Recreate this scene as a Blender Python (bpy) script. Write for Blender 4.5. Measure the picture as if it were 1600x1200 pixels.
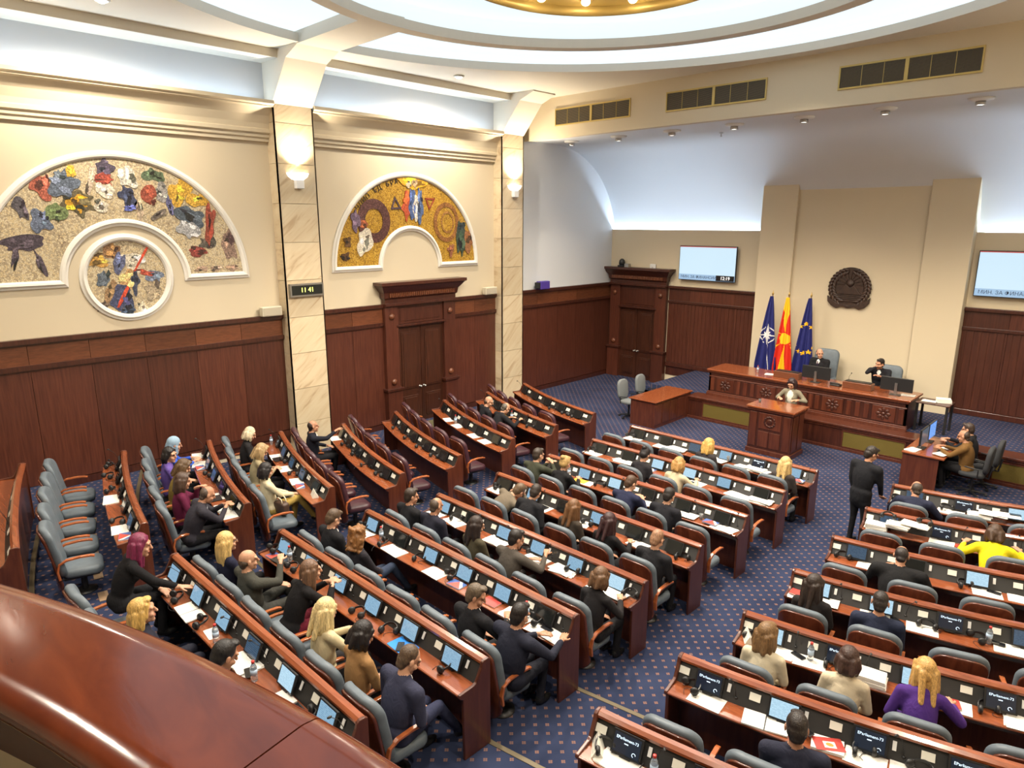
import bpy, bmesh, math, random
import numpy as np
from mathutils import Matrix, Vector
random.seed(7)
for o in list(bpy.data.objects): bpy.data.objects.remove(o)
SC = bpy.context.scene
COL = SC.collection
PI = math.pi
# ---------------------------------------------------------------- camera
def make_camera():
    yaw, pitch, roll = .774782, .231675, .001359
    f = Vector((-math.sin(yaw)*math.cos(pitch), math.cos(yaw)*math.cos(pitch), -math.sin(pitch)))
    r = Vector((math.cos(yaw), math.sin(yaw), 0)); u = r.cross(f)
    r2 = r*math.cos(roll)+u*math.sin(roll); u2 = -r*math.sin(roll)+u*math.cos(roll)
    cd = bpy.data.cameras.new('camera'); cd.sensor_width = 36; cd.lens = 1063.1/1600*36
    cd.clip_start = .05; cd.clip_end = 100
    co = bpy.data.objects.new('camera', cd); COL.objects.link(co)
    m = Matrix((r2, u2, -f)).transposed().to_4x4(); m.translation = (0, 0, 5.5)
    co.matrix_world = m; SC.camera = co
make_camera()
# ---------------------------------------------------------------- world, exposure, large lights
W = bpy.data.worlds.new('world'); SC.world = W; W.use_nodes = True
W.node_tree.nodes['Background'].inputs[0].default_value = (.9, .85, .8, 1)
W.node_tree.nodes['Background'].inputs[1].default_value = .05
SC.view_settings.view_transform = 'Standard'; SC.view_settings.look = 'None'
SC.view_settings.gamma = 1; SC.view_settings.use_curve_mapping = False
SC.view_settings.exposure = 0.60
LUM_RING = 0.62          # emission given to the dome recess in place of its cove lights
COVE = 5.5             # cove strip lights, W per metre
SPOT = 640.0            # warm ceiling spots, W each
XL, YB, XC, XR, YR = -15.07, 20.57, -6.57, 2.0, -3.6      # left wall, rostrum wall, room axis, right wall, rear wall
CEIL = 9.05
def light(name, kind, loc, power, color, size=.1, rot=None, size_y=None, spot=None, blend=.6):
    d = bpy.data.lights.new(name, kind); d.energy = power; d.color = color
    if kind == 'AREA':
        d.size = size
        if size_y: d.shape = 'RECTANGLE'; d.size_y = size_y
    else: d.shadow_soft_size = size
    if kind == 'SPOT': d.spot_size = spot; d.spot_blend = blend
    o = bpy.data.objects.new(name, d); COL.objects.link(o); o.location = loc
    if rot: o.rotation_euler = rot
    return o
WARM = (1, .88, .72); COLD = (.62, .80, 1)
# cove strips: above the left cornice, above the rostrum wall panelling, on the right wall (all hidden behind their ledges)
for y0, y1 in ((-3.2, .6), (1.3, 7.4), (8.8, 14.4)):
    light('cove_light', 'AREA', (XL+.22, (y0+y1)/2, 8.0), COVE*(y1-y0), COLD, .06, (PI, .35, 0), y1-y0)
for x0, x1 in ((XL+.1, -9.5), (-3.75, XR-.1)):
    light('cove_light', 'AREA', ((x0+x1)/2, YB+.13, 5.22), COVE*11.0*(x1-x0), COLD, x1-x0, (PI-.25, 0, 0), .08)
# ---------------------------------------------------------------- materials
MATS = {}
def node_mat(name):
    m = bpy.data.materials.new(name); m.use_nodes = True
    nt = m.node_tree; b = nt.nodes['Principled BSDF']
    return m, nt, b
def N(nt, t, **kw):
    n = nt.nodes.new(t)
    for k, v in kw.items():
        if k.startswith('i_'): n.inputs[k[2:].replace('_', ' ')].default_value = v
        else: setattr(n, k, v)
    return n
def L(nt, a, b): nt.links.new(a, b)
def rgba(c): return (c[0], c[1], c[2], 1)
def srgb(r, g, b):
    f = lambda v: (v/255/12.92) if v/255 <= .04045 else ((v/255+.055)/1.055)**2.4
    return (f(r), f(g), f(b))
def plain(name, col, rough=.6, metal=0, spec=.5, coat=0, emit=None, estr=0, noise=0, nscale=30, bump=0, bscale=200, trans=0):
    if name in MATS: return MATS[name]
    m, nt, b = node_mat(name)
    b.inputs['Base Color'].default_value = rgba(col); b.inputs['Roughness'].default_value = rough
    b.inputs['Metallic'].default_value = metal; b.inputs['Specular IOR Level'].default_value = spec
    b.inputs['Coat Weight'].default_value = coat
    if trans: b.inputs['Transmission Weight'].default_value = trans
    if emit: b.inputs['Emission Color'].default_value = rgba(emit); b.inputs['Emission Strength'].default_value = estr
    tc = N(nt, 'ShaderNodeTexCoord')
    if noise:
        n = N(nt, 'ShaderNodeTexNoise', i_Scale=nscale, i_Detail=4.0); L(nt, tc.outputs['Object'], n.inputs['Vector'])
        r = N(nt, 'ShaderNodeValToRGB'); L(nt, n.outputs['Fac'], r.inputs['Fac'])
        r.color_ramp.elements[0].position = .3; r.color_ramp.elements[1].position = .7
        r.color_ramp.elements[0].color = rgba([c*(1-noise) for c in col]); r.color_ramp.elements[1].color = rgba([min(1, c*(1+noise)) for c in col])
        L(nt, r.outputs['Color'], b.inputs['Base Color'])
    if bump:
        n2 = N(nt, 'ShaderNodeTexNoise', i_Scale=bscale, i_Detail=3.0); L(nt, tc.outputs['Object'], n2.inputs['Vector'])
        bp = N(nt, 'ShaderNodeBump', i_Strength=bump, i_Distance=.01); L(nt, n2.outputs['Fac'], bp.inputs['Height']); L(nt, bp.outputs['Normal'], b.inputs['Normal'])
    MATS[name] = m
    return m
def wood(name, c1, c2, rough=.35, stretch=(14, 14, 1.2), coat=.25, var=.25, scale=2.0, gdist=3.0):
    if name in MATS: return MATS[name]
    m, nt, b = node_mat(name)
    tc = N(nt, 'ShaderNodeTexCoord'); oi = N(nt, 'ShaderNodeObjectInfo')
    ad = N(nt, 'ShaderNodeVectorMath', operation='ADD'); sc = N(nt, 'ShaderNodeVectorMath', operation='SCALE', i_Scale=17.0)
    cb = N(nt, 'ShaderNodeCombineXYZ')
    for k in range(3): L(nt, oi.outputs['Random'], cb.inputs[k])
    L(nt, cb.outputs[0], sc.inputs[0]); L(nt, tc.outputs['Object'], ad.inputs[0]); L(nt, sc.outputs[0], ad.inputs[1])
    mp = N(nt, 'ShaderNodeMapping'); mp.inputs['Scale'].default_value = stretch; L(nt, ad.outputs[0], mp.inputs['Vector'])
    n = N(nt, 'ShaderNodeTexNoise', i_Scale=scale, i_Detail=6.0, i_Distortion=.6); L(nt, mp.outputs[0], n.inputs['Vector'])
    r = N(nt, 'ShaderNodeValToRGB'); L(nt, n.outputs['Fac'], r.inputs['Fac'])
    r.color_ramp.elements[0].position = .32; r.color_ramp.elements[1].position = .68
    r.color_ramp.elements[0].color = rgba(c1); r.color_ramp.elements[1].color = rgba(c2)
    hs = N(nt, 'ShaderNodeHueSaturation'); L(nt, r.outputs['Color'], hs.inputs['Color'])
    mr = N(nt, 'ShaderNodeMapRange'); mr.inputs['To Min'].default_value = 1-var; mr.inputs['To Max'].default_value = 1+var
    L(nt, oi.outputs['Random'], mr.inputs['Value']); L(nt, mr.outputs[0], hs.inputs['Value'])
    L(nt, hs.outputs['Color'], b.inputs['Base Color'])
    b.inputs['Roughness'].default_value = rough; b.inputs['Coat Weight'].default_value = coat; b.inputs['Coat Roughness'].default_value = .12
    bp = N(nt, 'ShaderNodeBump', i_Strength=.06, i_Distance=.01); L(nt, n.outputs['Fac'], bp.inputs['Height']); L(nt, bp.outputs['Normal'], b.inputs['Normal'])
    MATS[name] = m
    return m
def marble():
    m, nt, b = node_mat('beige marble')
    tc = N(nt, 'ShaderNodeTexCoord'); oi = N(nt, 'ShaderNodeObjectInfo')
    cb = N(nt, 'ShaderNodeCombineXYZ'); sc = N(nt, 'ShaderNodeVectorMath', operation='SCALE', i_Scale=31.0); ad = N(nt, 'ShaderNodeVectorMath', operation='ADD')
    for k in range(3): L(nt, oi.outputs['Random'], cb.inputs[k])
    L(nt, cb.outputs[0], sc.inputs[0]); L(nt, tc.outputs['Object'], ad.inputs[0]); L(nt, sc.outputs[0], ad.inputs[1])
    mr0 = N(nt, 'ShaderNodeMapping'); mr0.inputs['Rotation'].default_value = (.85, .3, 0); L(nt, ad.outputs[0], mr0.inputs['Vector']); mp = N(nt, 'ShaderNodeMapping'); mp.inputs['Scale'].default_value = (2, 5.0, .7); L(nt, mr0.outputs[0], mp.inputs['Vector'])
    n = N(nt, 'ShaderNodeTexNoise', i_Scale=1.2, i_Detail=8.0, i_Distortion=1.2); L(nt, mp.outputs[0], n.inputs['Vector'])
    r = N(nt, 'ShaderNodeValToRGB'); L(nt, n.outputs['Fac'], r.inputs['Fac'])
    e = r.color_ramp.elements; e[0].position = .30; e[0].color = rgba((.46, .34, .21)); e[1].position = .62; e[1].color = rgba((.62, .52, .355))
    e2 = r.color_ramp.elements.new(.42); e2.color = rgba((.58, .465, .305))
    hs = N(nt, 'ShaderNodeHueSaturation'); L(nt, r.outputs['Color'], hs.inputs['Color'])
    mr = N(nt, 'ShaderNodeMapRange'); mr.inputs['To Min'].default_value = .88; mr.inputs['To Max'].default_value = 1.1
    L(nt, oi.outputs['Random'], mr.inputs['Value']); L(nt, mr.outputs[0], hs.inputs['Value']); L(nt, hs.outputs['Color'], b.inputs['Base Color'])
    b.inputs['Roughness'].default_value = .28
    return m
def carpet():
    m, nt, b = node_mat('blue dotted carpet')
    tc = N(nt, 'ShaderNodeTexCoord'); mp = N(nt, 'ShaderNodeMapping'); mp.inputs['Rotation'].default_value = (0, 0, .785); L(nt, tc.outputs['Object'], mp.inputs['Vector'])
    s = 1/.132
    def cell(off):
        a = N(nt, 'ShaderNodeVectorMath', operation='MULTIPLY_ADD'); a.inputs[1].default_value = (s, s, 0); a.inputs[2].default_value = (off, off, 0); L(nt, mp.outputs[0], a.inputs[0])
        fr = N(nt, 'ShaderNodeVectorMath', operation='FRACTION'); L(nt, a.outputs[0], fr.inputs[0])
        sb = N(nt, 'ShaderNodeVectorMath', operation='SUBTRACT'); sb.inputs[1].default_value = (.5, .5, 0); L(nt, fr.outputs[0], sb.inputs[0])
        ab = N(nt, 'ShaderNodeVectorMath', operation='ABSOLUTE'); L(nt, sb.outputs[0], ab.inputs[0])
        sp = N(nt, 'ShaderNodeSeparateXYZ'); L(nt, ab.outputs[0], sp.inputs[0])
        mx = N(nt, 'ShaderNodeMath', operation='MAXIMUM'); L(nt, sp.outputs[0], mx.inputs[0]); L(nt, sp.outputs[1], mx.inputs[1])
        mn = N(nt, 'ShaderNodeMath', operation='MINIMUM'); L(nt, sp.outputs[0], mn.inputs[0]); L(nt, sp.outputs[1], mn.inputs[1])
        # little four-petal flower: max < .19 and min > .03 (a cross-shaped gap)
        c1 = N(nt, 'ShaderNodeMath', operation='LESS_THAN'); c1.inputs[1].default_value = .15; L(nt, mx.outputs[0], c1.inputs[0])
        c2 = N(nt, 'ShaderNodeMath', operation='GREATER_THAN'); c2.inputs[1].default_value = .012; L(nt, mn.outputs[0], c2.inputs[0])
        mu = N(nt, 'ShaderNodeMath', operation='MULTIPLY'); L(nt, c1.outputs[0], mu.inputs[0]); L(nt, c2.outputs[0], mu.inputs[1])
        return mu
    fl = cell(0)
    n = N(nt, 'ShaderNodeTexNoise', i_Scale=1.0, i_Detail=4.0); L(nt, tc.outputs['Object'], n.inputs['Vector'])
    base = N(nt, 'ShaderNodeMix', data_type='RGBA'); base.inputs[6].default_value = rgba((.010, .014, .036)); base.inputs[7].default_value = rgba((.046, .060, .120)); L(nt, n.outputs['Fac'], base.inputs[0])
    n3 = N(nt, 'ShaderNodeTexNoise', i_Scale=260.0, i_Detail=2.0); L(nt, tc.outputs['Object'], n3.inputs['Vector'])
    wv = N(nt, 'ShaderNodeMix', data_type='RGBA', blend_type='MULTIPLY'); wv.inputs[0].default_value = .5; L(nt, base.outputs[2], wv.inputs[6]); L(nt, n3.outputs['Color'], wv.inputs[7])
    mix = N(nt, 'ShaderNodeMix', data_type='RGBA'); mix.inputs[7].default_value = rgba((.215, .120, .095)); L(nt, base.outputs[2], mix.inputs[6]); L(nt, fl.outputs[0], mix.inputs[0])
    L(nt, mix.outputs[2], b.inputs['Base Color']); b.inputs['Roughness'].default_value = .95; b.inputs['Specular IOR Level'].default_value = .1
    bp = N(nt, 'ShaderNodeBump', i_Strength=.3, i_Distance=.01); L(nt, n3.outputs['Fac'], bp.inputs['Height']); L(nt, bp.outputs['Normal'], b.inputs['Normal'])
    return m
def mosaic(name, cols, tess=26.0, rough=.35, metal=0):
    m, nt, b = node_mat(name)
    tc = N(nt, 'ShaderNodeTexCoord'); v = N(nt, 'ShaderNodeTexVoronoi', i_Scale=tess); L(nt, tc.outputs['Object'], v.inputs['Vector'])
    v2 = N(nt, 'ShaderNodeTexVoronoi', feature='DISTANCE_TO_EDGE', i_Scale=tess); L(nt, tc.outputs['Object'], v2.inputs['Vector'])
    sp = N(nt, 'ShaderNodeSeparateColor'); L(nt, v.outputs['Color'], sp.inputs[0])
    n = N(nt, 'ShaderNodeTexNoise', i_Scale=2.2, i_Detail=3.0, i_Distortion=1.5); L(nt, tc.outputs['Object'], n.inputs['Vector'])
    mx = N(nt, 'ShaderNodeMix', data_type='FLOAT'); mx.inputs[0].default_value = .45; L(nt, sp.outputs[0], mx.inputs[2]); L(nt, n.outputs['Fac'], mx.inputs[3])
    r = N(nt, 'ShaderNodeValToRGB'); L(nt, mx.outputs[0], r.inputs['Fac']); r.color_ramp.interpolation = 'CONSTANT'
    e = r.color_ramp.elements; e[0].color = rgba(cols[0]); e[0].position = 0; e[1].color = rgba(cols[-1]); e[1].position = .75
    for i, c in enumerate(cols[1:-1]): q = e.new(.18+.55*(i)/max(1, len(cols)-2)); q.color = rgba(c)
    gr = N(nt, 'ShaderNodeMath', operation='LESS_THAN'); gr.inputs[1].default_value = .035; L(nt, v2.outputs[0], gr.inputs[0])
    mm = N(nt, 'ShaderNodeMix', data_type='RGBA'); mm.inputs[7].default_value = rgba([x*.45 for x in cols[0]]); L(nt, r.outputs['Color'], mm.inputs[6]); L(nt, gr.outputs[0], mm.inputs[0])
    L(nt, mm.outputs[2], b.inputs['Base Color']); b.inputs['Roughness'].default_value = rough; b.inputs['Metallic'].default_value = metal
    bp = N(nt, 'ShaderNodeBump', i_Strength=.25, i_Distance=.01); L(nt, v2.outputs[0], bp.inputs['Height']); L(nt, bp.outputs['Normal'], b.inputs['Normal'])
    return m
def screen_mat(name, bg, fg, strength, lines=14, seed=0.0):
    m, nt, b = node_mat(name)
    tc = N(nt, 'ShaderNodeTexCoord'); sp = N(nt, 'ShaderNodeSeparateXYZ'); L(nt, tc.outputs['Generated'], sp.inputs[0])
    ml = N(nt, 'ShaderNodeMath', operation='MULTIPLY'); ml.inputs[1].default_value = lines; L(nt, sp.outputs[2], ml.inputs[0])
    fr = N(nt, 'ShaderNodeMath', operation='FRACT'); L(nt, ml.outputs[0], fr.inputs[0])
    lt = N(nt, 'ShaderNodeMath', operation='LESS_THAN'); lt.inputs[1].default_value = .38; L(nt, fr.outputs[0], lt.inputs[0])
    mp = N(nt, 'ShaderNodeMapping'); mp.inputs['Scale'].default_value = (9, 0, lines*1.7); mp.inputs['Location'].default_value = (seed, 0, 0); L(nt, tc.outputs['Generated'], mp.inputs['Vector'])
    n = N(nt, 'ShaderNodeTexNoise', i_Scale=1.0); L(nt, mp.outputs[0], n.inputs['Vector'])
    g = N(nt, 'ShaderNodeMath', operation='GREATER_THAN'); g.inputs[1].default_value = .5; L(nt, n.outputs['Fac'], g.inputs[0])
    mu = N(nt, 'ShaderNodeMath', operation='MULTIPLY'); L(nt, lt.outputs[0], mu.inputs[0]); L(nt, g.outputs[0], mu.inputs[1])
    mx = N(nt, 'ShaderNodeMix', data_type='RGBA'); mx.inputs[6].default_value = rgba(bg); mx.inputs[7].default_value = rgba(fg); L(nt, mu.outputs[0], mx.inputs[0])
    b.inputs['Base Color'].default_value = (.01, .01, .012, 1); b.inputs['Roughness'].default_value = .15
    L(nt, mx.outputs[2], b.inputs['Emission Color']); b.inputs['Emission Strength'].default_value = strength
    return m
def paper_mat(name, base, ink, lines=22):
    m, nt, b = node_mat(name)
    tc = N(nt, 'ShaderNodeTexCoord'); oi = N(nt, 'ShaderNodeObjectInfo'); sp = N(nt, 'ShaderNodeSeparateXYZ'); L(nt, tc.outputs['Generated'], sp.inputs[0])
    ml = N(nt, 'ShaderNodeMath', operation='MULTIPLY'); ml.inputs[1].default_value = lines; L(nt, sp.outputs[1], ml.inputs[0])
    fr = N(nt, 'ShaderNodeMath', operation='FRACT'); L(nt, ml.outputs[0], fr.inputs[0])
    lt = N(nt, 'ShaderNodeMath', operation='LESS_THAN'); lt.inputs[1].default_value = .35; L(nt, fr.outputs[0], lt.inputs[0])
    mp = N(nt, 'ShaderNodeMapping'); mp.inputs['Scale'].default_value = (11, lines*1.7, 0); L(nt, tc.outputs['Generated'], mp.inputs['Vector']); L(nt, oi.outputs['Location'], mp.inputs['Location'])
    n = N(nt, 'ShaderNodeTexNoise', i_Scale=1.0); L(nt, mp.outputs[0], n.inputs['Vector'])
    g = N(nt, 'ShaderNodeMath', operation='GREATER_THAN'); g.inputs[1].default_value = .47; L(nt, n.outputs['Fac'], g.inputs[0])
    mu = N(nt, 'ShaderNodeMath', operation='MULTIPLY'); L(nt, lt.outputs[0], mu.inputs[0]); L(nt, g.outputs[0], mu.inputs[1])
    for ax in (0, 1):   # blank margins
        s2 = N(nt, 'ShaderNodeMath', operation='SUBTRACT'); s2.inputs[1].default_value = .5; L(nt, sp.outputs[ax], s2.inputs[0])
        a2 = N(nt, 'ShaderNodeMath', operation='ABSOLUTE'); L(nt, s2.outputs[0], a2.inputs[0])
        l2 = N(nt, 'ShaderNodeMath', operation='LESS_THAN'); l2.inputs[1].default_value = .4; L(nt, a2.outputs[0], l2.inputs[0])
        m2 = N(nt, 'ShaderNodeMath', operation='MULTIPLY'); L(nt, mu.outputs[0], m2.inputs[0]); L(nt, l2.outputs[0], m2.inputs[1]); mu = m2
    mx = N(nt, 'ShaderNodeMix', data_type='RGBA'); mx.inputs[6].default_value = rgba(base); mx.inputs[7].default_value = rgba(ink); L(nt, mu.outputs[0], mx.inputs[0])
    L(nt, mx.outputs[2], b.inputs['Base Color']); b.inputs['Roughness'].default_value = .8
    return m
def cloth(col, rough=.85):
    nm = 'cloth %.3f %.3f %.3f' % tuple(col)
    if nm in MATS: return MATS[nm]
    m, nt, b = node_mat(nm); b.inputs['Base Color'].default_value = rgba(col); b.inputs['Roughness'].default_value = rough; b.inputs['Specular IOR Level'].default_value = .25
    tc = N(nt, 'ShaderNodeTexCoord'); mp = N(nt, 'ShaderNodeMapping'); mp.inputs['Scale'].default_value = (1, 1, .55); L(nt, tc.outputs['Object'], mp.inputs['Vector'])
    n1 = N(nt, 'ShaderNodeTexNoise', i_Scale=13.0, i_Detail=2.0, i_Distortion=1.4); L(nt, mp.outputs[0], n1.inputs['Vector'])
    n2 = N(nt, 'ShaderNodeTexNoise', i_Scale=420.0, i_Detail=2.0); L(nt, tc.outputs['Object'], n2.inputs['Vector'])
    b1 = N(nt, 'ShaderNodeBump', i_Strength=.45, i_Distance=.02); L(nt, n1.outputs['Fac'], b1.inputs['Height'])
    b2 = N(nt, 'ShaderNodeBump', i_Strength=.2, i_Distance=.004); L(nt, n2.outputs['Fac'], b2.inputs['Height']); L(nt, b1.outputs['Normal'], b2.inputs['Normal']); L(nt, b2.outputs['Normal'], b.inputs['Normal'])
    MATS[nm] = m
    return m
CREAM = (.60, .515, .37)
M = dict(
    cream=plain('cream wall paint', CREAM, .6, spec=.3),
    ceilp=plain('pale ceiling paint', (.64, .60, .51), .6, spec=.3),
    white=plain('white plaster', (.74, .71, .64), .55),
    coolwhite=plain('cool cove white', (.66, .68, .70), .6),
    glow=plain('painted cove glow', (.32, .34, .36), .6, emit=(.76, .90, 1), estr=LUM_RING),
    panel=wood('mahogany wall panel', (0.0518, 0.0133, 0.0074), (0.0925, 0.0266, 0.0141), .38, (16, 16, .8), .15, .22),
    frieze=wood('lighter mahogany frieze', (0.0975, 0.0300, 0.0128), (0.1500, 0.0488, 0.0203), .35, (3, 3, 16), .15, .2),
    dark=wood('dark mahogany', (0.0355, 0.0096, 0.0059), (0.0681, 0.0185, 0.0096), .34, (10, 10, 1), .2, .15),
    door=wood('door mahogany', (0.0312, 0.0101, 0.0055), (0.0624, 0.0195, 0.0094), .35, (14, 14, 1), .2, .1),
    desk=wood('glossy desk top', (.185, .046, .015), (.275, .074, .024), .22, (1.2, 12, 12), .5, .08),
    deskside=wood('desk panel mahogany', (0.0629, 0.0148, 0.0074), (0.1073, 0.0296, 0.0141), .32, (10, 10, 1), .3, .15),
    cap=wood('ridge cap wood', (.175, .045, .016), (.265, .072, .026), .25, (1, 10, 10), .4, .1),
    rail=wood('polished balcony rail', (.085, .016, .006), (.135, .028, .009), .14, (2, 6, 2), .0, .06),
    raildark=wood('dark rail moulding', (.035, .010, .005), (.065, .018, .009), .22, (2, 6, 6), .1, .1),
    shell=wood('chair shell wood', (0.0680, 0.0160, 0.0088), (0.1280, 0.0360, 0.0176), .25, (6, 6, 1), .5, .15),
    arm=wood('chair arm wood', (.27, .070, .020), (.40, .115, .036), .25, (3, 3, 3), .5, .1),
    blue=plain('blue grey leather', (.108, .134, .158), .5, spec=.4, noise=.12, nscale=8, bump=.1, bscale=60),
    burg=plain('burgundy leather', (.055, .020, .028), .4, spec=.5, noise=.15, nscale=8),
    grey=plain('grey fabric', (.16, .175, .18), .9, bump=.2),
    black=plain('black plastic', (.012, .012, .013), .42),
    console=plain('black console', (.018, .017, .016), .5),
    blackgloss=plain('black glass', (.010, .011, .013), .12, coat=.4),
    metal=plain('brushed metal', (.45, .44, .42), .35, 1),
    brass=plain('brass', (.62, .42, .14), .3, 1),
    gold=plain('gold painted trim', (.52, .38, .12), .4, .3),
    grille=plain('olive brass grille', (.20, .15, .035), .45, .5, bump=.8, bscale=90),
    card=plain('ivory card', (.74, .72, .63), .7),
    whitep=plain('white plastic', (.72, .72, .70), .4),
    marble=marble(), carpet=carpet(),
    paper=paper_mat('printed paper', (.78, .76, .70), (.50, .49, .46)),
    blank=plain('blank paper', (.80, .78, .72), .75),
)
# ---------------------------------------------------------------- mesh helpers
class MB:
    def __init__(s): s.v = []; s.f = []; s.m = []
    def add(s, vs, fs, mi=0):
        n = len(s.v); s.v += [tuple(p) for p in vs]; s.f += [tuple(n+i for i in f) for f in fs]; s.m += [mi]*len(fs); return s
    def box(s, x0, x1, y0, y1, z0, z1, mi=0):
        return s.add([(x0,y0,z0),(x1,y0,z0),(x1,y1,z0),(x0,y1,z0),(x0,y0,z1),(x1,y0,z1),(x1,y1,z1),(x0,y1,z1)],
                     [(3,2,1,0),(4,5,6,7),(0,1,5,4),(1,2,6,5),(2,3,7,6),(3,0,4,7)], mi)
    def obox(s, c, h, mat=None, mi=0):
        c = Vector(c); k = []
        for z in (-1, 1):
            for x, y in ((-1,-1),(1,-1),(1,1),(-1,1)):
                p = Vector((x*h[0], y*h[1], z*h[2])); k.append(c+(mat @ p if mat else p))
        return s.add(k, [(3,2,1,0),(4,5,6,7),(0,1,5,4),(1,2,6,5),(2,3,7,6),(3,0,4,7)], mi)
    def prism(s, poly, fn, a, b, mi=0):
        # poly: 2D points; fn(p, t) -> 3D; extruded from t=a to t=b
        n = len(poly); vs = [fn(p, a) for p in poly]+[fn(p, b) for p in poly]
        return s.add(vs, [tuple(reversed(range(n))), tuple(range(n, 2*n))]+[(i, (i+1) % n, n+(i+1) % n, n+i) for i in range(n)], mi)
    def sweep(s, prof, frames, closed=True, caps=True, mi=0):
        # prof: list of (a,b); frames: list of functions (a,b)->3D
        n = len(prof); vs = [fr(a, b) for fr in frames for a, b in prof]; fs = []
        for j in range(len(frames)-1):
            for i in range(n if closed else n-1):
                k = (i+1) % n; fs.append((j*n+i, j*n+k, (j+1)*n+k, (j+1)*n+i))
        if caps and closed: fs += [tuple(reversed(range(n))), tuple(range((len(frames)-1)*n, len(frames)*n))]
        return s.add(vs, fs, mi)
    def tube(s, pts, r, n=8, caps=True, mi=0):
        pts = [Vector(p) for p in pts]; rr = r if isinstance(r, (list, tuple)) else [r]*len(pts); vs = []; prev = None
        for i, p in enumerate(pts):
            t = (pts[min(i+1, len(pts)-1)]-pts[max(i-1, 0)]).normalized()
            if prev is None: a = t.orthogonal().normalized()
            else: a = (prev-t*prev.dot(t)); a = a.normalized() if a.length > 1e-6 else t.orthogonal().normalized()
            prev = a; b = t.cross(a)
            vs += [p+(a*math.cos(2*PI*k/n)+b*math.sin(2*PI*k/n))*rr[i] for k in range(n)]
        fs = [(j*n+k, j*n+(k+1) % n, (j+1)*n+(k+1) % n, (j+1)*n+k) for j in range(len(pts)-1) for k in range(n)]
        if caps: fs += [tuple(reversed(range(n))), tuple(range((len(pts)-1)*n, len(pts)*n))]
        return s.add(vs, fs, mi)
    def lathe(s, prof, c=(0,0,0), n=16, mi=0, mat=None):
        c = Vector(c); vs = []
        for r, z in prof:
            for k in range(n):
                p = Vector((r*math.cos(2*PI*k/n), r*math.sin(2*PI*k/n), z)); vs.append(c+(mat @ p if mat else p))
        m = len(prof)
        fs = [(j*n+k, j*n+(k+1) % n, (j+1)*n+(k+1) % n, (j+1)*n+k) for j in range(m-1) for k in range(n)]
        fs += [tuple(reversed(range(n))), tuple(range((m-1)*n, m*n))]
        return s.add(vs, fs, mi)
    def ell(s, c, r, n=10, m=7, mat=None, mi=0):
        c = Vector(c); vs = []
        for j in range(m+1):
            th = PI*j/m
            for k in range(n):
                p = Vector((r[0]*math.sin(th)*math.cos(2*PI*k/n), r[1]*math.sin(th)*math.sin(2*PI*k/n), -r[2]*math.cos(th))); vs.append(c+(mat @ p if mat else p))
        return s.add(vs, [(j*n+k, j*n+(k+1) % n, (j+1)*n+(k+1) % n, (j+1)*n+k) for j in range(m) for k in range(n)], mi)
    def mesh(s, name, mats, smooth=False):
        me = bpy.data.meshes.new(name); me.from_pydata(s.v, [], s.f); me.update()
        for m in (mats if isinstance(mats, (list, tuple)) else [mats]): me.materials.append(m)
        if any(s.m): me.polygons.foreach_set('material_index', s.m)
        if smooth: me.polygons.foreach_set('use_smooth', [True]*len(me.polygons))
        return me
def link(name, me, parent=None, loc=(0,0,0), rot=None):
    o = bpy.data.objects.new(name, me); COL.objects.link(o); o.parent = parent; o.location = loc
    if rot: o.rotation_euler = rot
    return o
def bevel(o, w, seg=2):
    b = o.modifiers.new('bevel', 'BEVEL'); b.width = w; b.segments = seg; b.limit_method = 'ANGLE'; b.angle_limit = .6
    return o
def part(mb, name, mat, parent, loc=(0,0,0), rot=None, smooth=False, bev=0):
    o = link(name, mb.mesh(name, mat, smooth), parent, loc, rot)
    if bev: bevel(o, bev)
    return o
def tag(o, label, cat, group=None):
    o['label'] = label; o['category'] = cat
    if group: o['group'] = group
    return o
def thing(name, label, cat, loc=(0,0,0), rz=0, group=None):
    o = bpy.data.objects.new(name, None); COL.objects.link(o); o.location = loc; o.rotation_euler = (0, 0, rz); o.empty_display_size = .1
    return tag(o, label, cat, group)
def struct(mb, name, mat, bev=0, smooth=False):
    o = part(mb, name, mat, None, bev=bev, smooth=smooth); o['kind'] = 'structure'; return o
def copy_tree(o, parent=None):
    c = o.copy(); COL.objects.link(c); c.parent = parent
    for ch in KIDS.get(o.name, ()): copy_tree(ch, c)
    return c
KIDS = {}
def note_kids():
    KIDS.clear()
    for o in bpy.data.objects:
        if o.parent: KIDS.setdefault(o.parent.name, []).append(o)
def rounded(w, h, r, n=5, flat_bottom=False):
    # outline of a rounded rectangle centred at x=0, from z=0 to h
    pts = []
    for cx, cz, a0 in ((w/2-r, h-r, 0), (-w/2+r, h-r, PI/2), (-w/2+r, r, PI), (w/2-r, r, 1.5*PI)):
        if flat_bottom and cz == r: pts.append((math.copysign(w/2, cx), 0)); continue
        for i in range(n+1): a = a0+PI/2*i/n; pts.append((cx+r*math.cos(a), cz+r*math.sin(a)))
    return pts
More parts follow.
